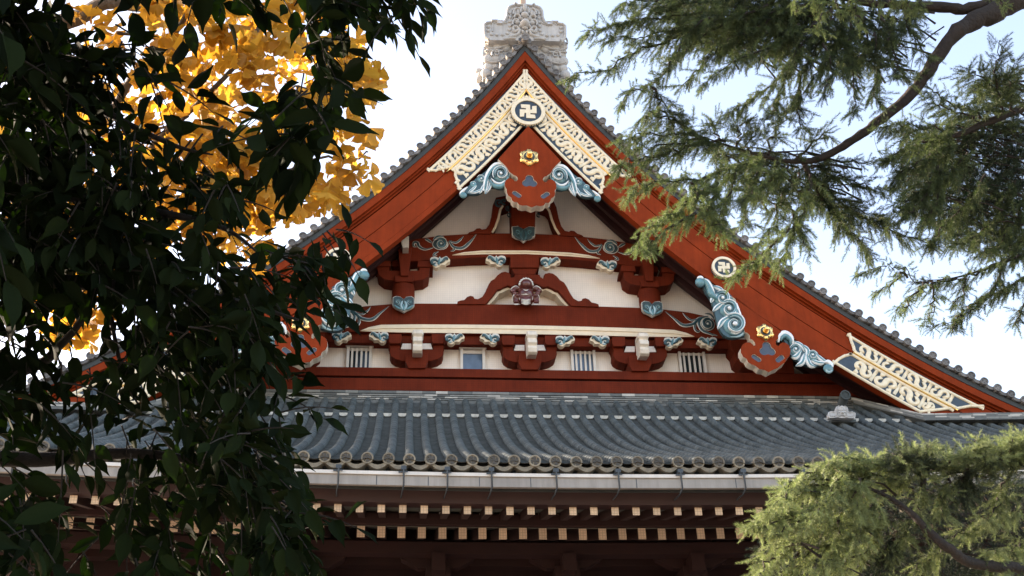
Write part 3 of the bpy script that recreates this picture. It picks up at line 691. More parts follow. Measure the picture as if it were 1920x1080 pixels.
# --- beam-end arabesques
def arabesque(m, dim, ox, oy, sc, Y, parent):
    px = Px(Y, ox, oy, sc, m)
    c = (800, 220)   # placeholder centre in board units
    return px
def beam_scroll(m, Y, ox, oy, sc, parent, d=(1, 4, 2)):
    """tails sweeping to the right of a banded eye; board units as in the enlarged photo"""
    px = Px(Y, ox, oy, sc, m)
    px.outlined([(360, 680), (440, 690), (520, 760), (640, 775), (740, 700), (840, 620)], 22, d[0], 5, (.5, .05))
    px.outlined([(440, 690), (530, 715), (590, 680), (632, 628)], 13, d[0], 5, (.5, .08))
    px.outlined([(430, 700), (490, 750), (500, 810), (470, 845), (440, 830)], 15, d[1], 5, (.4, .4))
    px.outlined([(250, 880), (330, 860), (420, 820), (450, 740), (400, 680), (330, 660)], 20, d[0], 5, (.1, .3))
    px.dome((345, 750), 84, 5, 0, 1, 1, .05); px.dome((345, 750), 79, d[1], 0, 1, 1, .10)
    px.spiral((345, 750), 84, -2.2, 1.6, 1, (5, d[0], d[0]), .42, 10)
    px.outlined([(260, 700), (300, 640), (370, 630)], 16, d[1], 5, (.2, .1))
    px.outlined([(240, 880), (290, 870), (300, 892)], 9, d[0], 5, (.4, .2))
    return part(px.mb, 'beam_scroll', [TEAL, TEALD, TEALL, WHITE, DTEAL, OUTL], parent)
for m in (False, True): beam_scroll(m, Yb_-.01, 590, 470, 6, beam, (1, 4, 4))
def beam_scroll_up(m):
    px = Px(Yu-.01, 560, 440, 4, m)      # z3 units
    d, e = 1, 4
    px.outlined([(1130, 50), (1165, 95), (1230, 100), (1290, 50), (1333, -5)], 14, d, 5, (.5, .05))
    px.outlined([(1130, 45), (1175, 60), (1210, 40), (1238, 8)], 9, d, 5, (.5, .08)); px.outlined([(1130, 60), (1160, 90), (1165, 115), (1140, 122)], 9, e, 5, (.4, .4))
    px.dome((1062, 72), 62, 5, 0, 1, .82, .05); px.dome((1062, 72), 58, e, 0, 1, .82, .10); px.spiral((1068, 68), 54, -2.2, 1.6, 1, (5, 1, 0), .42, 8)
    px.outlined([(1010, 95), (950, 110), (905, 90), (890, 60), (865, 60), (862, 85), (885, 88)], 13, e, 5, (.3, .3)); px.outlined([(1000, 60), (970, 40), (945, 30)], 12, d, 5, (.4, .1)); px.outlined([(1010, 40), (1040, 15), (1090, 12)], 12, d, 5, (.3, .1))
    px.outlined([(1050, 125), (1020, 140), (1015, 155), (1040, 150)], 9, d, 5, (.4, .3))
    return part(px.mb, 'beam_scroll', TM, beamu)
for m in (False, True): beam_scroll_up(m)
# --- upper posts with their bracket arms
def post(m):
    f = (lambda p: mir(p)) if m else (lambda p: p)
    Yf = 27.45; mb = MB()
    def pr(pts, y): mb.prism(f(wl(z3(pts), y)), y, YW)
    pr([(575, 195), (690, 195), (690, 236), (575, 236)], Yf-.05)      # blocks carried by the arm
    pr([(895, 195), (1000, 195), (1010, 240), (890, 240)], Yf-.05)
    pr([(585, 237), (680, 237), (680, 268), (905, 268), (905, 241), (985, 241), (976, 310), (935, 338), (870, 346), (715, 346), (640, 334), (597, 300)], Yf)
    pr([(700, 190), (760, 190), (760, 236), (700, 236)], Yf+.2)
    pr([(745, 100), (848, 100), (822, 306), (765, 306)], Yf-.15)
    pr([(718, 304), (866, 304), (858, 352), (722, 352)], Yf-.08)
    o = part(mb, 'bracket_post', REDB); bevel(o, .014)
    # gourd-shaped foot: turned profile
    prof = [(352, 66), (366, 74), (400, 82), (440, 84), (480, 84), (520, 80)]
    mb = MB(); n = 20; cz = []
    for yy, w in prof: cz.append((wl(z3([(787, yy)]), 27.6)[0], w/4/68.))
    X0 = cz[0][0][0]; X0 = 2*XC-X0 if m else X0
    vs = [(X0+r*math.cos(2*PI*k/n), 27.62+r*.75*math.sin(2*PI*k/n), c[1]) for (c, r) in cz for k in range(n)]
    mb.add(vs, [(j*n+k, j*n+(k+1) % n, (j+1)*n+(k+1) % n, (j+1)*n+k) for j in range(len(cz)-1) for k in range(n)], 0, True)
    part(mb, 'gourd_foot', REDB, o)
    px = Px(27.36, 560, 440, 4, m)
    shp = [(706, 470), (730, 460), (765, 466), (787, 485), (808, 466), (845, 462), (868, 475), (868, 530), (850, 548), (820, 560), (787, 578), (755, 560), (725, 548), (704, 530)]
    px.mb.prism([px.P(p) for p in shp], 27.36, 27.46, 5); cx, cy = 787, 520
    px.mb.prism([px.P((cx+(a-cx)*.95, cy+(b-cy)*.94)) for a, b in shp], 27.35, 27.365, 4)
    px.Y = 27.35
    for sg in (-1, 1):
        px.spiral((787+sg*46, 508), 30, PI/2 if sg < 0 else PI/2, 1.2, sg, (0, 4, 2), .5, 3)
        px.strand([(787+sg*4, 566), (787+sg*20, 530), (787+sg*6, 495)], 10, 2, 1); px.strand([(787+sg*16, 562), (787+sg*50, 545), (787+sg*74, 528)], 9, 0, 1)
    px.strand([(787, 570), (787, 545), (787, 520)], 9, 0, 1.4)
    part(px.mb, 'carved_cup', TM, o)
    mb = MB()   # purlin end above
    mb.prism(f(wl([(750.5, 443), (767, 443), (766, 464), (755, 464)], 27.0)), 27.0, 27.6); part(mb, 'purlin_end', CREAMB, o)
for m in (False, True): post(m)
# --- centre block and frog-leg strut
mb = MB(); Yk = 27.45
mb.prism(wl(z3([(1588, 160), (1806, 160), (1806, 246), (1588, 246)]), Yk), Yk, YW); mb.prism(wl(z3([(1594, 247), (1794, 247), (1772, 297), (1620, 297)]), Yk+.06), Yk+.06, YW)
bevel(part(mb, 'centre_block', REDB), .014)
KL = z3([(1188, 521), (1192, 500), (1215, 492), (1243, 488), (1262, 466), (1288, 457), (1312, 463), (1318, 478), (1345, 482), (1378, 464), (1400, 428), (1425, 372), (1442, 345), (1470, 330), (1490, 304), (1520, 282), (1550, 277), (1580, 286), (1592, 300), (1586, 312), (1600, 322), (1618, 312), (1622, 296), (1697, 296)])
KI = z3([(1697, 345), (1640, 372), (1600, 390), (1570, 380), (1540, 390), (1515, 405), (1490, 412), (1470, 440), (1445, 470), (1402, 521)])
P = wl(KL, 27.5); Q = wl(KI, 27.5); P[-1] = (XC, P[-1][1]); Q[0] = (XC, Q[0][1])
mb = MB(); mb.prism(P+Q, 27.5, YW); mb.prism(mir(P+Q), 27.5, YW)
o = part(mb, 'frog_leg_strut', REDB); bevel(o, .014)
mb = MB()
for mm in (0, 1):
    Q2 = [(x+(.055 if i else 0), z+(-.05 if i < len(Q)-1 else 0)) for i, (x, z) in enumerate(Q)]
    a = [(x, z) for x, z in Q]; b = Q2
    pl = a+b[::-1]
    pl = mir(pl) if mm else pl
    n = len(a)
    for i in range(n-1):
        quad = [a[i], a[i+1], b[i+1], b[i]]; quad = mir(quad) if mm else quad
        mb.prism(quad, 27.62, 27.98, 0)
part(mb, 'strut_lining', CREAM, o)
# --- upper triangle: king post, flanking struts
mb = MB(); Yt = 27.3
P = wl(z2([(712, 560), (898, 560), (894, 790), (720, 790)]), Yt); mb.prism(P, Yt, YW)
kp = part(mb, 'king_post', REDB); bevel(kp, .014)
shp = [(718, 780), (765, 775), (805, 800), (850, 778), (895, 782), (893, 850), (860, 866), (835, 870), (808, 893), (780, 870), (750, 862), (722, 845)]
px = Px(Yt-.04, 780, 230, 4, False)
px.mb.prism([px.P(p) for p in shp], Yt-.04, Yt+.06, 5); px.mb.prism([px.P((807+(a-807)*.95, 830+(b-830)*.94)) for a, b in shp], Yt-.05, Yt-.035, 4); px.Y = Yt-.05
for sg in (-1, 1):
    px.spiral((807+sg*48, 820), 30, PI/2, 1.2, sg, (1, 4, 0), .5, 3); px.strand([(807+sg*4, 884), (807+sg*20, 848), (807+sg*8, 806)], 10, 1, 1)
    px.strand([(807+sg*16, 880), (807+sg*50, 862), (807+sg*74, 842)], 9, 4, 1)
part(px.mb, 'carved_cup', TM, kp)
mb = MB()
LEG = z2([(385, 832), (400, 820), (430, 812), (455, 792), (480, 790), (495, 800), (525, 795), (550, 760), (565, 700), (575, 620), (600, 560), (700, 540), (716, 560), (700, 610), (650, 625), (630, 650), (615, 720), (590, 790), (565, 832)])
P = wl(LEG, 27.5); mb.prism(P, 27.5, YW); fs1 = bevel(part(mb, 'flanking_strut', REDB), .014); mb = MB(); mb.prism(mir(P), 27.5, YW); fs2 = bevel(part(mb, 'flanking_strut', REDB), .014)
e = wl(z2([(650, 628), (632, 655), (618, 722), (594, 790), (570, 830)]), 27.52)
for mm in (0, 1):
    mb = MB(); q = mir(e) if mm else e; mb.sweep(q, .035, 27.5, .03, 0, 4, 1); part(mb, 'strut_lining', CREAM, fs2 if mm else fs1)
px = Px(27.44, 780, 230, 4, False)
for cx, cy, r in ((620, 600, 38), (690, 640, 26), (700, 690, 22), (660, 590, 30), (990, 605, 38), (930, 640, 26), (920, 690, 22), (950, 590, 30)):
    px.spiral((cx, cy), r, 1, 1.2, 1, (1, 4, 4), .5, 2)
part(px.mb, 'cloud_carving', TM, kp)
# --- crouching guardian figure under the strut
def blob_figure():
    z = lambda a, b: xz(560+a/4, 440+b/4, 27.3)
    mb = MB(); S = 1/4/68.
    def B(a, b, r, dy=0, sx=1, sz=1, sy=1): x, zz = z(a, b); mb.ball((x, 27.38-dy, zz), r*S, 0, sx, sy, sz, 14, 9)
    B(1705, 440, 62, 0, 1, 1.0, .8); B(1705, 490, 52, .02, 1.1, .7, .8)           # belly, haunches
    B(1705, 382, 46, .12, 1, .95, 1)                                             # head
    for sg in (-1, 1):
        B(1705+sg*70, 398, 28, .02, 1.2, .9); B(1705+sg*98, 420, 22, .06); B(1705+sg*88, 448, 20, .12); B(1705+sg*66, 470, 16, .18)
        B(1705+sg*70, 475, 32, .08, .95, 1.1); B(1705+sg*78, 505, 20, .12, 1, 1.2); B(1705+sg*74, 520, 20, .16, 1.1, .5)
        B(1705+sg*14, 378, 9, .2); B(1705+sg*34, 392, 16, .12)
    B(1705, 398, 17, .2, 1.3, .6); B(1705, 388, 9, .22)
    o = part(mb, 'guardian_figure', OGRE)
    r = o.modifiers.new('remesh', 'REMESH'); r.mode = 'VOXEL'; r.voxel_size = .014; r.use_smooth_shade = True
    o['label'] = 'crouching dark red guardian with white curls'
    px = Px(27.16, 560, 440, 4, False)
    for k in range(9):
        a = PI*(.02+.96*k/8); cx, cy = 1705-46*math.cos(a), 376-44*math.sin(a)
        px.Y = 27.26; px.dome((cx, cy), 12, 0, 0, 1, 1, .8)
    for k in range(6): px.Y = 27.2; px.dome((1680+k*10, 352+abs(k-2.5)*2), 9, 0, 0, 1, 1, .8)
    part(px.mb, 'white_curls', WHITE_LIST, o)
    px = Px(27.1, 560, 440, 4, False); px.Y = 27.12
    for k in range(8): px.Y = 27.21+abs(k-3.5)*.012; px.dome((1676+k*8.3, 447+abs(k-3.5)*.5), 5, 0, 0, 1, 1.1, .8)
    px.Y = 27.16; px.strand([(1686, 412), (1705, 418), (1724, 412)], 4, 0)
    px.Y = 27.2
    for a in (492, 502, 512, 522): px.Y = 27.22; px.strand([(1668, a-8), (1705, a), (1742, a-8)], 5, 0)
    for sg in (-1, 1):
        px.Y = 27.27; px.strand([(1705+sg*52, 395), (1705+sg*80, 385), (1705+sg*108, 402), (1705+sg*112, 425)], 4, 0)
        px.Y = 27.22; px.strand([(1705+sg*48, 490), (1705+sg*56, 455), (1705+sg*78, 445), (1705+sg*98, 462), (1705+sg*98, 500)], 4, 0)
        for q in (-10, 0, 10): px.Y = 27.15; px.dome((1705+sg*74+q, 522), 6, 0)
    part(px.mb, 'white_trim', WHITE_LIST, o)
WHITE_LIST = [mat('figure_white', (.60, .58, .53), .5, .1, 8)]
blob_figure()
# ================================================================== LOWER ROOF
SP = .35133; YE = 18.44; YT = 27.2
_pr = [(18.30, 7.385), (18.65, 7.565), (21.16, 8.72), (22.42, 9.38), (23.72, 10.13), (25.07, 10.98), (26.15, 11.74), (27.3, 12.68)]
_pc = np.polyfit([a for a, b in _pr], [b for a, b in _pr], 3)
def rz(y): return float(np.polyval(_pc, y))
def lift(x, y=None): return .0023*min(abs(x-XC), 20)**2*(1 if y is None else min(1, max(0, (25.6-y)/6.8)))
lroof = tag(empty('lower_roof', (0, 0, 0))); adopt(lroof, hall)
YSTEP = 26.1
def rows(y0, y1, step): n = int(round((y1-y0)/step)); return [y0+(y1-y0)*i/n for i in range(n+1)]
def roll_mesh():
    mb = MB(); seg = 10
    def run(ys, r, dz):
        vs = []; fs = []; nn = 0
        for i in range(len(ys)-1):
            for (y, q) in ((ys[i], r*1.025), (ys[i]+.012, r*1.025), (ys[i]+.02, r), (ys[i+1], r*.985)):
                for k in range(seg+1):
                    a = PI*k/seg*1.24-PI*.12; vs.append((q*math.cos(a), y, rz(y)+dz+q*math.sin(a)))
        m = len(vs)//(seg+1)
        for i in range(m-1):
            for k in range(seg): fs.append((i*(seg+1)+k, (i+1)*(seg+1)+k, (i+1)*(seg+1)+k+1, i*(seg+1)+k+1))
        fs.append(tuple(range(seg+1)))
        mb.add(vs, [f[::-1] for f in fs], 0, False)
    run(rows(YE+.02, YSTEP, .235), .088, .02); run(rows(YSTEP-.06, YT+.1, .235), .085, .085)
    me = mb.mesh('tile_roll', [ROLL])
    for p in me.polygons: p.use_smooth = len(p.vertices) == 4
    return me
def end_mesh():
    mb = MB(); z = 0
    mb.cyl((0, 0), .098, 0, .2, 0, 26, .09); mb.ring((0, 0), .078, .103, -.018, .02, 1, 30)
    manji(mb, (0, 0), .098, -.012, .01, 2)
    return mb.mesh('end_tile', [DISC, DISC, DISCD])
rm, em = roll_mesh(), end_mesh()
for i in range(-30, 47):
    X = (i+.15)*SP
    m2 = rm.copy(); co3 = np.empty(len(rm.vertices)*3, np.float32); rm.vertices.foreach_get('co', co3); co3 = co3.reshape(-1, 3)
    co3[:, 2] += lift(X)*np.clip((25.6-co3[:, 1])/6.8, 0, 1); m2.vertices.foreach_set('co', co3.ravel()); m2.update()
    o = bpy.data.objects.new('tile_roll', m2); C.objects.link(o); adopt(o, lroof); o.location = o.location+Vector((X, 0, 0))
    e = bpy.data.objects.new('end_tile', em); C.objects.link(e); e.parent = lroof
    e.location = Vector((X+random.gauss(0, .003), YE+random.gauss(0, .006), 7.475+lift(X)+random.gauss(0, .004))); e.rotation_euler = (random.gauss(0, .03), random.gauss(0, .06), random.gauss(0, .03))
# pan courses
mb = MB()
for i in range(-31, 47):
    X0, X1 = (i+.15)*SP, (i+1.15)*SP; w = X1-X0; K = 6
    for (ya, yb, dz) in ((YE-.03, YSTEP+.05, 0), (YSTEP-.04, YT+.1, .065)):
        ys = rows(ya, yb, .093)
        vs = []
        for j in range(len(ys)-1):
            for (y, up) in ((ys[j], .030), (ys[j+1], .004)):
                for k in range(K+1):
                    t = k/K; x = X0+w*t
                    vs.append((x, y, rz(y)+dz+up+lift(x, y)-.045*math.sin(PI*t)))
        m = len(vs)//(K+1); q = K+1
        mb.add(vs, [(a*q+k, a*q+k+1, (a+1)*q+k+1, (a+1)*q+k) for a in range(m-1) for k in range(K)], 0, False)
part(mb, 'pan_tiles', PAN, lroof)
mb = MB()                                        # plaster plugs under the step
for i in range(-31, 47):
    X0 = (i+.15)*SP; c = X0+SP/2; w = .098; y = YSTEP-.05; z = rz(y)+lift(c, y); mb = MB()
    mb.prism([(c-w, z+.085), (c+w, z+.085), (c+w*.95, z+.03), (c+w*.6, z-.0), (c-w*.6, z-.0), (c-w*.95, z+.03)], y-.02, y+.1)
    part(mb, 'plaster_plug', PLUG, lroof)
mb = MB()                                        # curved eave tiles between the discs
for i in range(-31, 47):
    X0 = (i+.15)*SP; X1 = X0+SP; z = 7.475+lift((X0+X1)/2)
    up = [(X0+SP*j/10, z-.035-.075*math.sin(PI*j/10)) for j in range(11)]; dn = [(X0+SP*j/10, z-.085-.10*math.sin(PI*j/10)) for j in range(11)]
    mb.prism(up+dn[::-1], YE-.0, YE+.4)
part(mb, 'eave_tiles', DISC, lroof)

def xsweep(name, secs, mats, parent, x0=-14.2, x1=14.2, n=56, curve=True, fade=False):
    """closed YZ section(s) run along the eave following its upturn"""
    mb = MB()
    for sec, mi in secs:
        k = len(sec); vs = []
        for i in range(n+1):
            X = XC+x0+(x1-x0)*i/n; l = lift(X) if curve else 0
            vs += [(X, y, z+l*(min(1, max(0, (25.6-y)/6.8)) if y > 19.3 and fade else 1)) for y, z in sec]
        mb.add(vs, [(i*k+j, i*k+(j+1) % k, (i+1)*k+(j+1) % k, (i+1)*k+j) for i in range(n) for j in range(k)]+[tuple(range(k)), tuple(range(n*k+k-1, n*k-1, -1))], mi)
    return part(mb, name, mats, parent)
def rect(y0, y1, z0, z1): return [(y0, z0), (y1, z0), (y1, z1), (y0, z1)]
def Zv(v, Y, u=990): return xz(u, v, Y)[1]
# eave board in shadow behind the tiles
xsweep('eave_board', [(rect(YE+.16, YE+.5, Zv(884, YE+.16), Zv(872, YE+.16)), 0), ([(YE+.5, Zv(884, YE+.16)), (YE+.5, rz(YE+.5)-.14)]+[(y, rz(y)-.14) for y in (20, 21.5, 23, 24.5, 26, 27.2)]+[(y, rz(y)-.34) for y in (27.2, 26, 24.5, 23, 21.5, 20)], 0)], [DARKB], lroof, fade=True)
YG = YE-.02
gz = [Zv(v, YG) for v in (888, 895.5, 896.5, 914)]
gut = xsweep('gutter', [([(YG, gz[0]), (YG+.28, gz[0]), (YG+.28, gz[0]-.03), (YG+.03, gz[0]-.03), (YG-.01, gz[1]), (YG-.03, gz[1])], 0), ([(YG, gz[1]-.004), (YG, gz[3]), (YG+.07, gz[3]), (YG+.07, gz[1]-.004)], 1)], [STEELW, STEELG], hall)
for u in (706, 803, 899, 995, 1193, 1379):
    mb = MB(); x = xz(u, 900, YG)[0]; l = lift(x); mb.box(x-.006, x+.006, YG-.004, YG+.1, gz[3]+l+.002, gz[1]+l-.008); part(mb, 'gutter_joint', IRON, gut)
for u in (124, 634, 756.5, 838.5, 921.5, 1042.5, 1159, 1276, 1394, 1508, 1622, 20, 250, 372, 500, 1740, 1860):
    x = xz(u, 900, YG)[0]; l = lift(x); mb = MB()
    z0 = Zv(884, YG)+l
    mb.box(x-.045, x+.045, YG-.07, YG+.22, z0-.03, z0+.035); mb.box(x-.085, x-.0, YG-.055, YG-.035, z0-.075, z0-.052); mb.box(x+.0, x+.07, YG-.055, YG-.04, z0-.068, z0-.05)
    mb.tube([(x, YG-.055, z0), (x+.004, YG-.055, gz[3]+l-.02), (x-.02, YG+.08, gz[3]+l-.09), (x-.05, YG+.62, Zv(943, 19.05)+l)], [.017, .015, .012, .011], 0, 6)
    part(mb, 'gutter_bracket', IRON, gut)
# underside: boards, fascias, rafters
YR1, YR2 = 19.0, 20.3; SR = .3613
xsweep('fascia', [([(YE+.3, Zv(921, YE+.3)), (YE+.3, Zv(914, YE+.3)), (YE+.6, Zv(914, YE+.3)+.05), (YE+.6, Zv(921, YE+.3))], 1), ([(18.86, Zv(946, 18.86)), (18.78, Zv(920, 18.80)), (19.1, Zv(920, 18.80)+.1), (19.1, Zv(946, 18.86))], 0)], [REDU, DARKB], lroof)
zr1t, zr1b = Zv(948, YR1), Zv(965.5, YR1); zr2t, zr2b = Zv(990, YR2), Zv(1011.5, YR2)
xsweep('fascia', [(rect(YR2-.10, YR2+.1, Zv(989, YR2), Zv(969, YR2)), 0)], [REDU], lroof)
# plastered soffit between the rafters, rising inward, its shade in the dark colour
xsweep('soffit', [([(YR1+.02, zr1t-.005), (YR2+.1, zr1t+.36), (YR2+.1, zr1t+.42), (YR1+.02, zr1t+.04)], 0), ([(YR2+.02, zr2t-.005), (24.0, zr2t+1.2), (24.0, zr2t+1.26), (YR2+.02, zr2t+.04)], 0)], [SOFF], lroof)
CAPM = netted(mat('cap_paint', (.62, .46, .33), .55, .10, 6, each=.14), .05, .14, .62)
def rafter_proto(w, h, L, slope):
    mb = MB(); mb.add([(-w, 0, 0), (w, 0, 0), (w, 0, h), (-w, 0, h), (-w, L, slope*L), (w, L, slope*L), (w, L, h+slope*L), (-w, L, h+slope*L)], [(0, 1, 2, 3), (1, 5, 6, 2), (5, 4, 7, 6), (4, 0, 3, 7), (0, 4, 5, 1)], 0)
    cp = MB(); cp.box(-w-.001, w+.001, -.012, -.001, -.001, h+.001)
    return mb.mesh('rafter', [REDU]), cp.mesh('rafter_cap', [CAPM])
r1, c1 = rafter_proto(.060, zr1t-zr1b-.01, 1.5, .27); r2, c2 = rafter_proto(.069, zr2t-zr2b-.01, 3.7, .32)
for (Y, rmz, cpz, zb, x00, nm) in ((YR1, r1, c1, zr1b, xz(876, 957, YR1)[0], 'flying_rafter'), (YR2, r2, c2, zr2b, xz(905, 1000, YR2)[0], 'base_rafter')):
    for k in range(-31, 32):
        X = x00+(k+6)*SR-0
        if abs(X-XC) > 12.3: continue
        o = bpy.data.objects.new(nm, rmz); C.objects.link(o); adopt(o, hall); o.location = o.location+Vector((X+random.gauss(0, .003), Y+random.gauss(0, .005), zb+lift(X)+random.gauss(0, .003)))
        c = bpy.data.objects.new('rafter_cap', cpz); C.objects.link(c); c.parent = o
# eave purlin, bracket complexes, wall, deep shade painted into their dark red
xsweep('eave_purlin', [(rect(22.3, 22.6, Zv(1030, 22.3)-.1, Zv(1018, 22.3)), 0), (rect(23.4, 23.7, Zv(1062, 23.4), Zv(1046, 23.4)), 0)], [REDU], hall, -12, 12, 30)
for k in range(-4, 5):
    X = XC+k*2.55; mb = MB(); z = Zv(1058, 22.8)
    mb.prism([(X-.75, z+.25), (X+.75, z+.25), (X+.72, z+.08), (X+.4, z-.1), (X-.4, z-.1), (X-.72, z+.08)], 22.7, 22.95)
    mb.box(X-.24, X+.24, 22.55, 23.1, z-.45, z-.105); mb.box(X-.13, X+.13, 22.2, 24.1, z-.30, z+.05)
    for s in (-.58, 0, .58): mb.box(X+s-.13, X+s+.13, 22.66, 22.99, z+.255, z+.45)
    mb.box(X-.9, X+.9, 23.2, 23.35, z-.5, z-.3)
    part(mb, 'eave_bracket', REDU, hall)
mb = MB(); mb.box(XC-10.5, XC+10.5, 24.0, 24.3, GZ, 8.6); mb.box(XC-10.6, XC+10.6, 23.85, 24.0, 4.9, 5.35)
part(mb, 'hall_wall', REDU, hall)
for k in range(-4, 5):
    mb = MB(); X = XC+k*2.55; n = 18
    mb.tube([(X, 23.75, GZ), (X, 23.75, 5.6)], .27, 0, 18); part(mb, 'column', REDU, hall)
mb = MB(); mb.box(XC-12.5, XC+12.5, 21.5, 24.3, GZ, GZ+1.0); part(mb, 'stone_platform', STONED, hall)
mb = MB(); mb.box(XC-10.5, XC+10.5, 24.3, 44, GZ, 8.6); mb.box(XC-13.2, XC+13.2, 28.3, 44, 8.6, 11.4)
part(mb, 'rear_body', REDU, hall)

# ================================================================== STACKED FLAT TILES AT THE FOOT OF THE GABLE
mb = MB(); rnd = random.Random(3)
z_top = Zv(735.5, 27.2); z_bot = Zv(752, 27.2)
pr_ = xz(1594, 748, 27.15); EX = pr_[0]-XC; pr2 = xz(1727, 776, 25.75); pr3 = xz(1925, 772, 25.7)
lv = [(735.5, 741), (741.6, 745), (745.5, 748.6), (749.2, 752.4), (752.8, 760)]
nl = len(lv)
def course_strip(ax, ay, az, bx, by, bz, h0, h1, out, mi):
    dx, dy = bx-ax, by-ay; L = math.hypot(dx, dy); nx, ny = dy/L*out, -dx/L*out
    if ny > 0: nx, ny = -nx, -ny
    vs = [(ax+nx, ay+ny, az+h0), (bx+nx, by+ny, bz+h0), (bx, by+.5, bz+h0), (ax, ay+.5, az+h0), (ax+nx, ay+ny, az+h1), (bx+nx, by+ny, bz+h1), (bx, by+.5, bz+h1), (ax, ay+.5, az+h1)]
    mb.add(vs, [(0, 1, 5, 4), (1, 2, 6, 5), (2, 3, 7, 6), (3, 0, 4, 7), (4, 5, 6, 7), (3, 2, 1, 0)], mi)
for li, (va, vb) in enumerate(lv):
    za, zb = Zv(va, 27.15-.03*li), Zv(vb, 27.15-.03*li)
    x = XC-EX+rnd.random()*.3
    while x < XC+EX:
        L = rnd.uniform(.30, .34)*(1 if li < nl-1 else 1.6); r = rnd.random()
        mi = 0 if li == nl-1 else (2 if r < .22 else 1 if r < .62 else 0)
        course_strip(x, 27.15-.03*li, 0, min(x+L-.006, XC+EX), 27.15-.03*li, 0, zb+.008, za-.004, .0, mi); x += L
for sg in (-1, 1):
    ex = lambda q: XC+sg*(q-XC)
    A = (ex(XC+EX+.02), 27.1, xz(1596, 744, 27.1)[1]); B = (ex(pr2[0]), 25.72, Zv(776, 25.75, 1727) if False else pr2[1]); D = (ex(pr3[0]+2.5), 25.66, pr2[1]+.10)
    z1 = xz(1727, 790, 25.7)[1]; hh = (pr2[1]-z1)/5*1.05
    for li in range(5):
        for (a, b) in ((A, B), (B, D)):
            L = math.hypot(b[0]-a[0], b[1]-a[1]); t = 0
            while t < L:
                l = rnd.uniform(.30, .34); r = rnd.random(); mi = 0 if li == 4 else (2 if r < .25 else 1 if r < .65 else 0)
                f0, f1 = t/L, min(1, (t+l-.006)/L)
                pa = [a[i]+(b[i]-a[i])*f0 for i in range(3)]; pb = [a[i]+(b[i]-a[i])*f1 for i in range(3)]
                course_strip(pa[0], pa[1]-.025*li, pa[2], pb[0], pb[1]-.025*li, pb[2], -hh*(li+1)+.006, -hh*li, .0, mi); t += l
part(mb, 'flat_tile_courses', COURSE, hall)

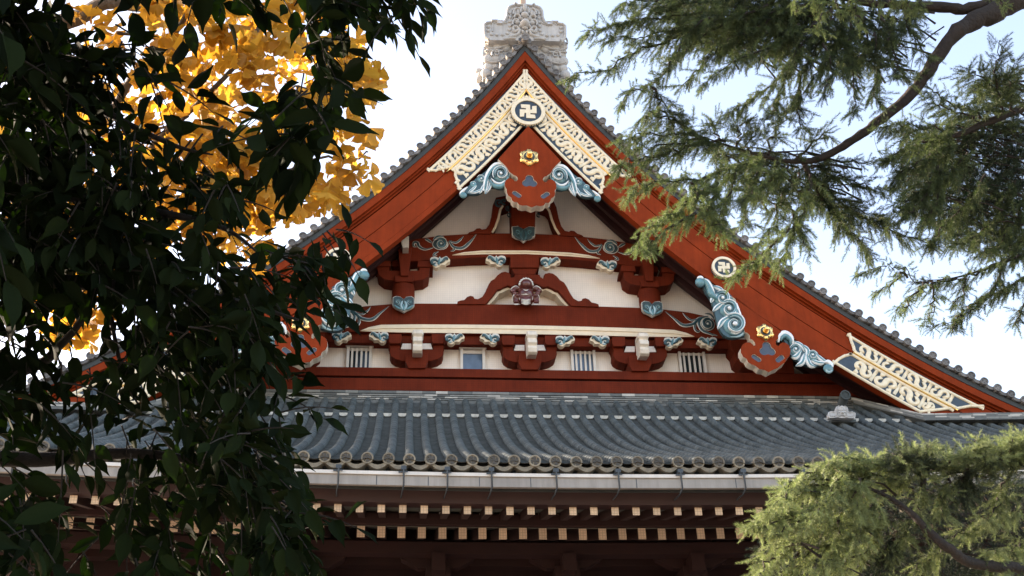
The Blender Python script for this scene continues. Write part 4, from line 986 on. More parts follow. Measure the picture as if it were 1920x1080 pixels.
# ================================================================== DEMON-FACE RIDGE ORNAMENTS
def ornament(name, ox, oy, sc, Y, depth, mats, clouds, k=1.0, mirror=False, rod=True):
    z = zoomer(ox, oy, sc)
    f = (lambda p: mir(p)) if mirror else (lambda p: p)
    def pw(pts, y=Y): return f(wl(z(pts), y))
    left = [(828, 303), (545, 300), (520, 285), (513, 262), (512, 190), (530, 176), (565, 172), (567, 160), (610, 160), (613, 180), (642, 182), (664, 165), (680, 130), (684, 82), (698, 58), (720, 48), (735, 46), (745, 28), (765, 44), (815, 42)]
    right = [(2*815-a, b+(a < 815)*4) for a, b in left[::-1]]
    right = [(a*1.0, b+6*(a-815)/290) for a, b in right]
    outl = [(a, b) for a, b in left]+right[1:]
    inner = [(a+(815-a)*.055, b+(190-b)*.10) for a, b in outl]
    mb = MB()
    P = pw(outl); mb.prism(P, Y, Y+depth)
    # raised rim
    s_ = abs(P[1][0]-P[0][0])/270.
    for half_ in (left[1:], right[:-1]):
        mb.sweep(pw(half_), 11*s_, Y+.005, 20*s_, 0, 5)
        mb.sweep(pw([(a+(815-a)*.20, b+(150-b)*.22) for a, b in half_[2:-3]]), 6*s_, Y+.005, 10*s_, 0, 4)
    mb2 = MB()
    for (a, b) in ((706, 100), (706, 132), (706, 163), (704, 195), (700, 226), (686, 252), (648, 263), (606, 263), (566, 260), (543, 234), (543, 204)):
        for sg in (0, 1):
            q = pw([((2*815-a) if sg else a, b+(6 if sg else 0))])[0]; mb2.ball((q[0], Y-.01, q[1]), 13*s_, 0, 1, .9, 1, 12, 8)
    # face: brow lobes, nose, cheeks, teeth, crown leaf
    def bl(a, b, r, sx=1, sz=1, dy=1.0):
        for sg in ((0, 1) if a != 815 else (0,)):
            q = pw([((2*815-a) if sg else a, b+(3 if sg else 0))])[0]; mb2.ball((q[0], Y-.02, q[1]), r*s_, 0, sx, dy, sz, 14, 9)
    for a, b, r, sx, sz, dy in ((815, 70, 28, .7, 1.5, 1.2), (790, 78, 20, .6, 1.7, 1.0), (765, 95, 22, .8, 1.5, .8), (742, 110, 18, .8, 2.2, .7), (815, 130, 30, 1.1, .9, 1.6), (780, 150, 20, 1.2, .7, 1.3), (760, 175, 22, 1.1, .9, 1.0), (815, 195, 34, 1.15, .95, 1.9), (780, 205, 14, 1, 1, 1.8), (815, 222, 16, 1.6, .7, 1.7), (770, 235, 20, 1.2, .8, 1.0), (800, 245, 14, .7, 1.2, 1.4), (740, 240, 18, 1.1, .7, .8)): bl(a, b, r, sx, sz, dy)
    for sg in (0, 1):
        g = lambda pts: pw([((2*815-a) if sg else a, b+(3 if sg else 0)) for a, b in smooth(pts, 5)])
        mb2.sweep(g([(728, 120), (735, 90), (755, 75), (780, 85), (785, 110)]), 8*s_, Y-.01, 26*s_, 0, 5); mb2.sweep(g([(730, 150), (745, 130), (770, 132), (785, 150)]), 8*s_, Y-.01, 34*s_, 0, 5)
        mb2.sweep(g([(722, 200), (728, 170), (750, 160), (772, 172)]), 9*s_, Y-.01, 28*s_, 0, 5)
        mb2.sweep(g([(700, 285), (735, 275), (770, 255), (772, 225), (750, 205), (728, 215), (735, 240)]), 10*s_, Y-.01, 20*s_, 0, 5); mb2.sweep(g([(660, 300), (700, 292), (745, 292)]), 9*s_, Y-.01, 15*s_, 0, 5)
    o = part(mb, name, mats); bevel(o, .02, 2)
    part(mb2, 'demon_face', mats, o)
    if clouds:
        mb3 = MB(); YY = YB+.34
        def cl(a, b, r, sx=1, sz=1, dy=.7, yy=YY):
            q = pw([(a, b)], yy)[0]; mb3.ball((q[0], yy, q[1]), r*s_, 0, sx, dy, sz, 16, 10)
        for sg in (0, 1):
            def X(a, b): return ((2*822-a), b+10) if sg else (a, b)
            for a, b, r in ((550, 335, 46), (610, 345, 52), (665, 355, 48), (720, 330, 40), (560, 395, 44), (620, 400, 40), (545, 450, 46), (595, 440, 50), (640, 440, 36), (545, 505, 40), (590, 500, 34), (525, 550, 40)):
                q = X(a, b); cl(q[0], q[1], r*.95)
            for c, R in (((550, 325), 40), ((598, 425), 34), ((668, 335), 30)):
                pts = []
                for i in range(26):
                    t = i/25; r = R*(1-.85*t); a = (2.6 if not sg else .5)+(1 if not sg else -1)*t*2*PI*1.3
                    q = X(c[0], c[1]); pts.append((q[0]+r*math.cos(a), q[1]+r*math.sin(a)))
                mb3.sweep(pw(pts, YY), [7*s_*(1-.5*i/25) for i in range(26)], YY-30*s_, 16*s_, 0, 5)
            for pts in ([(515, 370), (560, 385), (640, 375), (700, 350)], [(515, 405), (560, 400), (600, 410), (650, 400)], [(530, 480), (570, 490), (620, 480), (660, 455)]):
                mb3.sweep(pw([X(a, b) for a, b in smooth(pts, 5)], YY), 7*s_, YY-26*s_, 14*s_, 0, 5)
        mb3.prism(pw([(515, 300), (1128, 315), (1125, 540), (1090, 560), (560, 560), (500, 600), (500, 400)], YY), YY, YY+.3)
        for a, b, r in ((470, 545, 34), (490, 575, 40), (470, 600, 26), (510, 610, 24)): cl(a, b, r, 1, 1, 1, YY+.3)
        part(mb3, 'cloud_carving', mats, o)
        mb4 = MB()
        q = pw([(800, 40)], Y+.25)[0]; q2 = pw([(800, -120)], Y+.25)[0]
        mb4.tube([(q[0], Y+.25, q[1]-.1), (q[0], Y+.25, q2[1])], [.10, .12], 0, 16); part(mb4, 'finial_rod', ROD, o)
    return o
ornament('ridge_ornament', 780, 0, 4, YB+.02, .22, STONE, True)['label'] = 'carved pale ornament crowning the gable peak'
# small ornaments on the roof slopes: zoom3 frame (495..828 -> 512..1105 of the big drawing)
for m in (False, True):
    k = (1105-512)/330.
    o = ornament('roof_ornament', 1480+(495/6.75)-512/(6.75*k), 700+418/6.75-40/(6.75*k), 6.75*k, 25.33, .14, STONED, False, mirror=m)
    f = -1 if m else 1
    q = xz(1584.5, 741.5, 25.2); X = XC+f*(q[0]-XC); z = q[1]
    mb = MB()
    mb.tube([(X, 25.22, z), (X, 25.55, z-.12), (X, 26.0, z-.22), (X, 26.55, z-.12), (X, 27.1, z+.16)], [.115, .10, .10, .11, .12], 0, 14)
    mb.cyl((X, z), .12, 25.18, 25.25, 0, 22); mb.ring((X, z), .09, .125, 25.155, 25.2, 0, 22); manji(mb, (X, z), .1, 25.17, 25.19, 0)
    for i, (w, dz) in enumerate(((.17, -.16), (.21, -.25), (.26, -.34), (.31, -.43))):
        pts = [(25.55, -.12), (26.0, -.22), (26.55, -.12), (27.1, .16)]
        vs = []
        for (y, b) in pts: vs += [(X-w, y, z+b+dz-.0), (X+w, y, z+b+dz), (X+w, y, z+b+dz+.075), (X-w, y, z+b+dz+.075)]
        mb.add(vs, [(j*4+a, j*4+(a+1) % 4, (j+1)*4+(a+1) % 4, (j+1)*4+a) for j in range(3) for a in range(4)]+[(3, 2, 1, 0), (12, 13, 14, 15)], 0)
    mb.box(X-.2, X+.2, 25.7, 27.1, z-1.3, z-.5)
    part(mb, 'ridge_tail', ROLL, o)

# ================================================================== GROUND
mb = MB(); S = 3000; mb.add([(-S, -S, GZ), (S, -S, GZ), (S, S, GZ), (-S, S, GZ)], [(0, 1, 2, 3)])
GRD = mat('stone_paving', (.24, .205, .165), .85, .15, .6, .1, 12)
g = mb.build('ground', GRD); g['kind'] = 'structure'
# ================================================================== FOLIAGE
RN = np.random.default_rng(11)
def leaf_material(name, c0, c1, trans, tcol, rough=.45, coat=0., attr=True, spec=.35):
    m, n, b = nt(name)
    at_ = n.nodes.new('ShaderNodeAttribute'); at_.attribute_name = 'tone'
    col = ramp2(n, at_.outputs['Fac'], c0, c1, 0, 1)
    n.links.new(col, b.inputs['Base Color']); b.inputs['Roughness'].default_value = rough; b.inputs['Coat Weight'].default_value = coat
    b.inputs['Specular IOR Level'].default_value = spec
    tr = n.nodes.new('ShaderNodeBsdfTranslucent')
    mx = n.nodes.new('ShaderNodeMixRGB'); mx.blend_type = 'MULTIPLY'; mx.inputs[0].default_value = 1
    n.links.new(col, mx.inputs[1]); mx.inputs[2].default_value = (*tcol, 1); n.links.new(mx.outputs[0], tr.inputs[0])
    ms = n.nodes.new('ShaderNodeMixShader'); ms.inputs[0].default_value = trans
    n.links.new(b.outputs[0], ms.inputs[1]); n.links.new(tr.outputs[0], ms.inputs[2])
    n.links.new(ms.outputs[0], n.nodes['Material Output'].inputs[0])
    return m
def np_mesh(name, V, F, tone, mat_, parent=None, smooth_=False):
    """V (n,3), F (m,k) all faces the same size, tone per vertex"""
    me = bpy.data.meshes.new(name); k = F.shape[1]
    me.vertices.add(len(V)); me.vertices.foreach_set('co', V.astype(np.float32).ravel())
    me.loops.add(F.size); me.loops.foreach_set('vertex_index', F.astype(np.int32).ravel())
    me.polygons.add(len(F)); me.polygons.foreach_set('loop_start', np.arange(0, F.size, k, dtype=np.int32))
    me.update(calc_edges=True); me.materials.append(mat_)
    a = me.attributes.new('tone', 'FLOAT', 'POINT'); a.data.foreach_set('value', tone.astype(np.float32))
    if smooth_: me.polygons.foreach_set('use_smooth', np.ones(len(F), dtype=bool))
    o = bpy.data.objects.new(name, me); C.objects.link(o); o.parent = parent
    if parent: o.location = -parent.location
    return o
def frames(D, up=None):
    """orthonormal frames with first axis D (n,3), random roll or facing up"""
    D = D/np.linalg.norm(D, axis=1, keepdims=True)
    U = RN.normal(size=D.shape) if up is None else up
    S = np.cross(D, U); S /= np.linalg.norm(S, axis=1, keepdims=True)+1e-9
    N = np.cross(S, D); return D, S, N
def scatter(proto, F, P, D, size, tone, up=None):
    """copies of proto (k,3: along, side, normal) at P along D"""
    D, S, N = frames(D, up); k = len(proto)
    V = P[:, None, :]+size[:, None, None]*(proto[None, :, 0:1]*D[:, None, :]+proto[None, :, 1:2]*S[:, None, :]+proto[None, :, 2:3]*N[:, None, :])
    FF = F[None]+(np.arange(len(P))*k)[:, None, None]
    return V.reshape(-1, 3), FF.reshape(-1, F.shape[1]), np.repeat(tone, k)
def join(parts):
    Vs, Fs, Ts = [], [], []; o = 0
    for V, F, T in parts: Vs.append(V); Fs.append(F+o); Ts.append(T); o += len(V)
    return np.concatenate(Vs), np.concatenate(Fs), np.concatenate(Ts)
def inpoly(x, y, poly):
    c = np.zeros(len(x), bool); n = len(poly)
    for i in range(n):
        x1, y1 = poly[i]; x2, y2 = poly[(i+1) % n]
        if y1 == y2: continue
        c ^= ((y1 > y) != (y2 > y)) & (x < (x2-x1)*(y-y1)/(y2-y1)+x1)
    return c
def sample_poly(poly, n):
    xs = [p[0] for p in poly]; ys = [p[1] for p in poly]; X = []; Y = []
    got = 0
    while got < n:
        x = RN.uniform(min(xs), max(xs), n*3); y = RN.uniform(min(ys), max(ys), n*3); k = inpoly(x, y, poly)
        X.append(x[k]); Y.append(y[k]); got += k.sum()
    return np.concatenate(X)[:n], np.concatenate(Y)[:n]
_FW, _RT, _UP = np.array(FW), np.array(RT), np.array(UPV)
def px3(u, v, d):
    u, v, d = np.asarray(u, float), np.asarray(v, float), np.asarray(d, float)
    return (_FW[None]*FP+_RT[None]*(u[:, None]-960)-_UP[None]*(v[:, None]-540))*(d/FP)[:, None]
def limb(mb, pts, rads, wob=.0, n=8, m=5):
    """pts (u,v,depth) knots, rads in metres"""
    P = [tuple(at(u, v, d)) for u, v, d in pts]; R = rads
    S = smooth([(*p, r) for p, r in zip(P, R)], m)
    rr = random.Random(len(pts)*31+int(abs(pts[0][0])))
    S = [(x+rr.gauss(0, wob*r), y+rr.gauss(0, wob*r), z+rr.gauss(0, wob*r), r*rr.uniform(.93, 1.08)) for x, y, z, r in S]
    mb.tube([s[:3] for s in S], [s[3] for s in S], 0, n)
def bark(name, c, sc=14):
    m = mat(name, c, .85, .35, sc, .9, 22, stretch=(1, 1, .35)); return m
BARK_C = bark('cedar_bark', (.014, .009, .007)); BARK_B = bark('broadleaf_bark', (.009, .007, .006)); BARK_G = bark('ginkgo_bark', (.075, .06, .05))

# ---------------------------------------------------------------- broad-leaved tree (dark, nearest)
def leaf_proto(kind):
    st = []; nst = 7
    for i in range(nst):
        t = i/(nst-1)
        w = {0: math.sin(PI*t**.85)**.8*.25*(1-.25*t), 1: math.sin(PI*min(1, t*1.02)**.75)**.9*.285*(1-.30*t), 2: math.sin(PI*t**.95)**.75*.20}[kind]
        if t in (0, 1): w = .004
        if i == nst-2: w *= .62
        z = -(.10 if kind == 0 else .22 if kind == 1 else .03)*t*t
        for s in (-1, -.5, 0, .5, 1): st.append((t, s*w, z+abs(s)*w*(.38 if kind != 1 else .62)+(.02*math.sin(9*t+kind) if abs(s) == 1 else 0)))
    V = np.array(st); F = []
    for i in range(nst-1):
        for k in range(4): a = i*5+k; F.append((a, a+1, a+6, a+5))
    return V, np.array(F)
LEAF = [leaf_proto(k) for k in range(3)]
def leaf_scatter(P, D, size, tone, up):
    parts = []; kind = RN.integers(0, 3, len(P))
    for k in range(3):
        q = kind == k
        if q.any(): parts.append(scatter(LEAF[k][0], LEAF[k][1], P[q], D[q], size[q], tone[q], up[q]))
    return join(parts)
BL_MAT = leaf_material('broad_leaf', (.0035, .0065, .0035), (.010, .017, .006), .06, (2.4, 4.2, .6), .8, .0, spec=.03)
blt = tag(empty('broadleaf_tree', (-5.2, 3.4, GZ)), 'dark broadleaf evergreen whose leafy boughs fill the left side of the view', 'tree')
twb = MB()
def twig_leaves(U, V_, Dp, dirs, nleaf, lsize, spread=.9):
    """U,V_,Dp arrays: twig starts; dirs (n,3) world directions; returns leaf arrays, adds twig tubes"""
    P, D, S, T, UPs = [], [], [], [], []
    base = px3(U, V_, Dp)
    for i in range(len(U)):
        d = dirs[i]/np.linalg.norm(dirs[i]); L = RN.uniform(.10, .24)*lsize/.1; n = nleaf+RN.integers(-1, 2)
        b = base[i]; pts = []
        side = np.cross(d, RN.normal(size=3)); side /= np.linalg.norm(side)
        for k in range(5): t = k/4; pts.append(tuple(b+d*L*t+np.array([0, 0, -.25*L*t*t])))
        twb.tube(pts, [.0032, .003, .0025, .002, .0012], 0, 4)
        for k in range(n):
            t = (k+.6)/n; q = b+d*L*t+np.array([0, 0, -.25*L*t*t])
            sgn = 1 if k % 2 else -1
            dd = d*.75+side*sgn*spread*RN.uniform(.5, 1.1)+np.array([0, 0, -RN.uniform(-.25, .9)])+RN.normal(size=3)*.42
            if k == n-1: dd = d+np.array([0, 0, -.5])+RN.normal(size=3)*.15
            dd /= np.linalg.norm(dd)
            P.append(q+dd*.012); D.append(dd); S.append(lsize*RN.uniform(.72, 1.25)); T.append(min(1, max(0, RN.normal(.45, .28)))); 
            UPs.append(np.array([0, -.35, .7])+RN.normal(size=3)*.55)
    return leaf_scatter(np.array(P), np.array(D), np.array(S), np.array(T), np.array(UPs))
PL = []
def spray(poly, n, d0, d1, nleaf=5, ls=.089, dirbias=(.35, 0, -.5)):
    n = max(1, int(n*1.15)); u, v = sample_poly(poly, n); v = v-22; u = np.where((u > 250) & (v > 250), u-26, u); d = RN.uniform(d0, d1, n)
    dr = np.array(dirbias)[None]+RN.normal(size=(n, 3))*.45
    PL.append(twig_leaves(u, v, d, dr, nleaf, ls))
# dense masses seen against the sky and the hall (polygons in photo pixels give the boughs' reach)
spray([(0, 0), (130, 0), (180, 90), (205, 190), (240, 260), (200, 480), (0, 480)], 120, 3.4, 4.3)
spray([(0, 0), (110, 0), (150, 200), (160, 480), (0, 520)], 60, 3.5, 4.0)
spray([(190, 220), (300, 300), (420, 320), (470, 380), (450, 470), (330, 520), (200, 480)], 52, 3.4, 4.2)
spray([(0, 440), (330, 480), (340, 560), (180, 560), (0, 600)], 46, 3.4, 4.2)
spray([(290, 470), (470, 480), (590, 500), (600, 560), (520, 620), (510, 720), (400, 740), (260, 680)], 66, 3.5, 4.3)
spray([(280, 520), (520, 560), (520, 900), (300, 900), (250, 700)], 66, 3.4, 4.3)
spray([(0, 590), (90, 600), (80, 740), (0, 760)], 10, 3.4, 4.2)
spray([(100, 660), (240, 640), (300, 760), (250, 800), (140, 790), (90, 740)], 11, 3.5, 4.2, 5)
spray([(220, 800), (560, 780), (590, 1000), (560, 1080), (260, 1080)], 66, 3.5, 4.3)
spray([(0, 760), (80, 760), (130, 860), (60, 960), (0, 960)], 11, 3.4, 4.1)
spray([(0, 930), (90, 950), (60, 1080), (0, 1080)], 16, 3.3, 4.)
spray([(140, 960), (330, 940), (330, 1080), (120, 1060)], 8, 3.5, 4.2, 5)
spray([(500, 860), (570, 870), (590, 1060), (520, 1080)], 14, 3.4, 4.1)
spray([(500, 720), (560, 730), (560, 800), (500, 820)], 7, 3.6, 4.1)
spray([(628, 440), (668, 450), (668, 560), (640, 580), (620, 520)], 6, 3.6, 4.0, 5)
spray([(590, 470), (615, 480), (600, 560), (560, 560)], 4, 3.4, 3.9, 4)
# hanging sprays at the top
spray([(480, -40), (770, -40), (750, 20), (690, 40), (600, 30), (500, 0)], 24, 3.5, 4.2, 6)
spray([(555, 40), (610, 60), (620, 130), (580, 150), (550, 100)], 8, 3.5, 4.0, 5)
spray([(535, 150), (625, 160), (630, 215), (560, 230), (520, 200)], 10, 3.5, 4.0, 5, .115, (0, 0, -.9))
spray([(560, 230), (615, 240), (610, 300), (560, 300)], 7, 3.5, 4.0, 5, .118, (0, 0, -.9))
spray([(715, 20), (745, 40), (735, 70), (720, 60)], 3, 3.5, 4.0, 4, .09)
spray([(200, 60), (300, 90), (330, 180), (230, 190)], 9, 3.5, 4.1, 4, .095)
spray([(380, -20), (460, -20), (440, 10), (390, 10)], 3, 3.5, 4.1, 4, .095)
spray([(320, 250), (410, 230), (440, 270), (400, 310)], 6, 3.5, 4.1, 4, .10)
# the rest of the crown, outside the picture
spray([(-900, -500), (0, -420), (-20, 1100), (-900, 1100)], 420, 2.9, 4.2, 6, .125)
spray([(-300, -560), (700, -560), (640, -60), (-300, -40)], 150, 3.1, 4.2, 6, .125)
V, F, T = join(PL)
np_mesh('crown', V, F, T, BL_MAT, blt, True)
def lmb(mb, L): 
    for pts, r in L: limb(mb, pts, r, .06)
lb = MB()
tx, ty = -5.2, 3.4
base = Vector((tx, ty, 0))
lb.tube([(tx, ty, GZ), (tx+.05, ty, GZ+.5), (tx+.02, ty+.1, 1.), (tx+.2, ty+.15, 2.6), (tx+.25, ty+.1, 4.2), (tx+.5, ty+.2, 5.6)], [.26, .21, .18, .15, .10, .03], 0, 12)
def from_trunk(h, pts, rads):
    """limb that leaves the trunk at height h and passes the given (u,v,depth) knots"""
    P = [(tx+.12, ty+.1, h)]+[tuple(at(u, v, d)) for u, v, d in pts]
    S = smooth([(*p, r) for p, r in zip(P, rads)], 5); lb.tube([s[:3] for s in S], [s[3] for s in S], 0, 7)
from_trunk(2.2, [(-500, 500, 4.0), (0, 520, 3.9), (260, 540, 3.9), (420, 560, 3.8), (560, 600, 3.8)], [.08, .05, .03, .02, .012, .004])
from_trunk(3.0, [(-500, 150, 4.0), (0, 330, 3.9), (200, 380, 3.85), (400, 420, 3.8), (480, 470, 3.8)], [.08, .05, .03, .018, .010, .004])
from_trunk(3.9, [(-400, -250, 4.0), (100, -180, 3.9), (400, -140, 3.85), (560, -60, 3.8), (590, 60, 3.8), (605, 215, 3.8)], [.07, .045, .03, .02, .01, .005, .002])
from_trunk(4.0, [(-300, -300, 4.0), (300, -220, 3.9), (600, -120, 3.9), (700, -20, 3.85), (745, 60, 3.8)], [.07, .045, .03, .012, .005, .002])
from_trunk(1.5, [(-500, 800, 4.0), (0, 860, 3.9), (250, 850, 3.9), (420, 880, 3.85), (560, 960, 3.8)], [.07, .045, .028, .018, .010, .004])
from_trunk(1.7, [(-500, 700, 4.0), (0, 700, 3.9), (120, 640, 3.9), (190, 560, 3.85), (230, 700, 3.85), (260, 760, 3.8)], [.06, .04, .022, .014, .009, .006, .003])
from_trunk(3.4, [(-300, 0, 4.0), (60, 120, 3.9), (180, 200, 3.85), (320, 270, 3.8), (400, 290, 3.8)], [.06, .04, .022, .014, .008, .003])
o = lb.build('trunk', BARK_B, blt); o.location = -blt.location
o = twb.build('twigs', BARK_B, blt); o.location = -blt.location

# ---------------------------------------------------------------- ginkgo
def ginkgo_proto():
    V = [(0, 0, 0), (.30, 0, 0)]; n = 14; arc = []
    for i in range(n+1):
        a = R_(-62+124*i/n); r = .92*(1+.05*math.sin(i*2.3)); notch = .55 if abs(i-n/2) < .6 else 1
        r *= notch if notch < 1 else 1
        x = .30+r*math.cos(a)*.72; y = r*math.sin(a)*.74
        V.append((x, y, .10*math.sin(i*1.1)*(.5+.5*abs(y))-.12*x*x))
    F = [(1, i+2, i+3) for i in range(n)]
    V += [(0, .012, 0), (.30, .012, 0)]; F += [(0, 1, len(V)-1)]
    return np.array(V), np.array(F)
GP = ginkgo_proto()
GK_MAT = leaf_material('ginkgo_leaf', (.33, .160, .018), (.54, .33, .05), .44, (1.2, 1.1, .8), .6)
gk = tag(empty('ginkgo_tree', (-6.5, 6.6, GZ)), 'ginkgo with glowing yellow fan leaves behind the dark broadleaf boughs', 'tree')
PG = []; gtw = MB()
def gspray(poly, n, d0, d1, ls=.108):
    n = int(n*.78); u, v = sample_poly(poly, n); d = RN.uniform(d0, d1, n); B = px3(u, v, d); P = []; D = []; S = []; T = []; UPs = []
    for i in range(n):
        k = RN.integers(4, 8); ax = RN.normal(size=3); ax /= np.linalg.norm(ax)
        for j in range(k):
            dd = RN.normal(size=3)*.8+np.array([0, 0, -.55]); dd /= np.linalg.norm(dd); P.append(B[i]+ax*RN.uniform(-.06, .06)); D.append(dd)
            S.append(ls*RN.uniform(.6, 1.2)); T.append(np.clip(RN.normal(.5, .3), 0, 1)); UPs.append(np.array([-.2, -.5, .5])+RN.normal(size=3)*.7)
    PG.append(scatter(GP[0], GP[1], np.array(P), np.array(D), np.array(S), np.array(T), np.array(UPs)))
gspray([(260, -30), (560, -30), (660, 70), (705, 150), (690, 210), (620, 240), (560, 300), (480, 320), (330, 320), (270, 180), (300, 60)], 220, 5.0, 6.6)
gspray([(300, 250), (480, 300), (500, 340), (560, 360), (560, 400), (500, 420), (440, 430), (300, 400)], 70, 5.0, 6.4)
gspray([(-20, -20), (250, 120), (300, 330), (420, 470), (250, 480), (-20, 500)], 130, 5.0, 6.6)
gspray([(0, 470), (200, 470), (230, 560), (120, 560), (0, 560)], 30, 5.2, 6.4)
gspray([(80, 560), (160, 560), (165, 630), (120, 645), (95, 620)], 16, 5.2, 6.0)
gspray([(640, 290), (700, 280), (705, 310), (665, 350), (600, 365)], 9, 5.2, 5.8)
gspray([(560, 360), (660, 340), (600, 390), (500, 410)], 10, 5.2, 5.8)
gspray([(430, 420), (490, 430), (480, 490), (440, 480)], 7, 5.2, 5.8)
gspray([(130, 20), (240, 20), (200, 70), (150, 60)], 6, 5.2, 5.8)
gspray([(-500, -300), (0, -300), (0, 500), (-500, 500)], 110, 5.2, 7.0, .11)
gspray([(-200, -400), (520, -400), (560, -40), (-200, -40)], 120, 5.2, 6.8, .11)
V, F, T = join(PG); np_mesh('crown', V, F, T, GK_MAT, gk)
lb = MB(); tx, ty = -6.5, 6.6
lb.tube([(tx, ty, GZ), (tx, ty, .5), (tx+.1, ty, 2.5), (tx+.15, ty, 5), (tx+.3, ty, 8)], [.28, .22, .18, .13, .04], 0, 12)
from_trunk(3.5, [(-500, 300, 6.6), (0, 420, 6.0), (210, 390, 5.8), (290, 270, 5.7), (350, 215, 5.6), (460, 100, 5.5), (510, -20, 5.5)], [.10, .07, .05, .026, .018, .013, .011, .008])
from_trunk(5.0, [(-500, -150, 6.6), (-60, 60, 6.2), (125, 40, 6.0), (200, 5, 5.9), (290, 8, 5.8), (400, -60, 5.7)], [.10, .08, .06, .045, .035, .03, .02])
from_trunk(3.6, [(-300, 250, 6.4), (100, 300, 6.), (260, 130, 5.8), (330, 60, 5.7), (370, -20, 5.6)], [.08, .05, .03, .018, .014, .01])
for k in ([(300, 265), (380, 240), (470, 215), (560, 165), (640, 180)], [(460, 90), (540, 95), (620, 88)], [(350, 220), (300, 240), (200, 235)], [(500, 330), (580, 300), (650, 300), (690, 290)], [(220, 60), (300, 75), (360, 80)], [(60, 300), (60, 460), (110, 560), (130, 620)], [(240, 380), (400, 370), (520, 385), (600, 370)], [(370, 50), (410, 90), (440, 110)]):
    P = [tuple(at(u, v, 5.6+.1*i)) for i, (u, v) in enumerate(k)]; S = smooth([(*p, .009-.0065*i/len(P)) for i, p in enumerate(P)], 5)
    S = [(x+random.gauss(0, .01), y+random.gauss(0, .01), z+random.gauss(0, .01), r) for x, y, z, r in S]; lb.tube([s[:3] for s in S], [s[3] for s in S], 0, 5)
o = lb.build('trunk', BARK_G, gk); o.location = -gk.location

# ---------------------------------------------------------------- cedars
def sprig_proto(seed, n=96):
    r = np.random.default_rng(seed); V = []; F = []
    def need(p, d, L, w):
        s = np.cross(d, r.normal(size=3)); s /= np.linalg.norm(s); i = len(V)
        V.extend([p-s*w, p+s*w, p+d*L]); F.append((i, i+1, i+2))
    bend = r.uniform(-.12, .12); curve = lambda t: np.array([t, bend*t*t, -.10*t*t])
    for k in range(n):
        t = (k+r.uniform(0, 1))/n; a = r.uniform(0, 2*PI); fwd = .55+.55*t+r.normal()*.12
        d = np.array([fwd, math.cos(a), math.sin(a)]); d /= np.linalg.norm(d)
        need(curve(t*.93), d, (.30-.13*t)*r.uniform(.75, 1.15), .0105)
    for k in range(5):   # stem
        a, b = curve(k/5), curve((k+1)/5); i = len(V); V.extend([a+[0, .008, 0], a-[0, .008, 0], b]); F.append((i, i+1, i+2))
    return np.array(V), np.array(F)
SPR = [sprig_proto(s) for s in range(5)]
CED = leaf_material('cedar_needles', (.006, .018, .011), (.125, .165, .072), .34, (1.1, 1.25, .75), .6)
CEDY = leaf_material('cedar_needles_painted_sun', (.006, .015, .008), (.225, .275, .125), .2, (1.1, 1.25, .75), .6)  # lighter needle colour carries the sunlight on the lower cedar
def sprigs(P, D, S, T):
    k = RN.integers(0, 5, len(P)); parts = []
    for j in range(5):
        q = k == j
        if q.any(): parts.append(scatter(SPR[j][0], SPR[j][1], P[q], D[q], S[q], T[q], np.tile([0, 0, 1.], (q.sum(), 1))+RN.normal(size=(q.sum(), 3))*.15))
    return parts
def frond(pts, d0, d1, L0=34, dens=1.0, droop=.6, mbt=None, wid=1.0, tone=.26):
    """a bough tip: pts (u,v) from the limb outwards, depths d0..d1, sprigs about L0 px long hang on both sides"""
    n0 = len(pts); K = [tuple(at(u, v, d0+(d1-d0)*i/(n0-1))) for i, (u, v) in enumerate(pts)]
    S = smooth(K, 6); S = [(x+random.gauss(0, .012), y+random.gauss(0, .012), z+random.gauss(0, .012)) for x, y, z in S]
    if mbt is not None: mbt.tube(S, [.011*(1-.85*i/len(S)) for i in range(len(S))], 0, 4)
    A = np.array(S); seg = np.linalg.norm(np.diff(A, axis=0), axis=1); L = seg.sum(); px = FP/((d0+d1)/2)
    n = max(6, int(L*px/2.1*dens)); t = np.sort(RN.uniform(0, 1, n)); cs = np.concatenate([[0], np.cumsum(seg)])/L
    P = np.stack([np.interp(t, cs, A[:, i]) for i in range(3)], 1)
    Tn = np.gradient(A, axis=0); Tn /= np.linalg.norm(Tn, axis=1, keepdims=True)
    Tt = np.stack([np.interp(t, cs, Tn[:, i]) for i in range(3)], 1); Tt /= np.linalg.norm(Tt, axis=1, keepdims=True)
    side = np.cross(Tt, np.array([0, 0, 1.])); side /= np.linalg.norm(side, axis=1, keepdims=True)+1e-6
    sg = RN.choice([-1, 1], n)*RN.uniform(.25, 1.15, n)
    D = Tt*RN.uniform(.35, 1.0, n)[:, None]+side*sg[:, None]*wid+RN.normal(size=(n, 3))*.22
    D[:, 2] -= RN.uniform(.0, 1.3, n)*droop
    D[:, 2] += (RN.random(n) < .12)*.8
    sz = (L0/px)*RN.uniform(.6, 1.25, n)*(1.1-.45*t)
    # sprigs sit a little off the stem too: second-order twigs
    off = RN.random(n)**1.5*.8; Dn = D/np.linalg.norm(D, axis=1, keepdims=True)
    P2 = P+Dn*(sz*off)[:, None]
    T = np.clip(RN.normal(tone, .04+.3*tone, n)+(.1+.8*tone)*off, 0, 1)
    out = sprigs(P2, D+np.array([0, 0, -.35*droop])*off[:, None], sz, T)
    tip = A[-1:]; out += sprigs(tip, Tn[-1:], np.array([L0/px*1.1]), np.array([.7])); return out
FTW = [None]
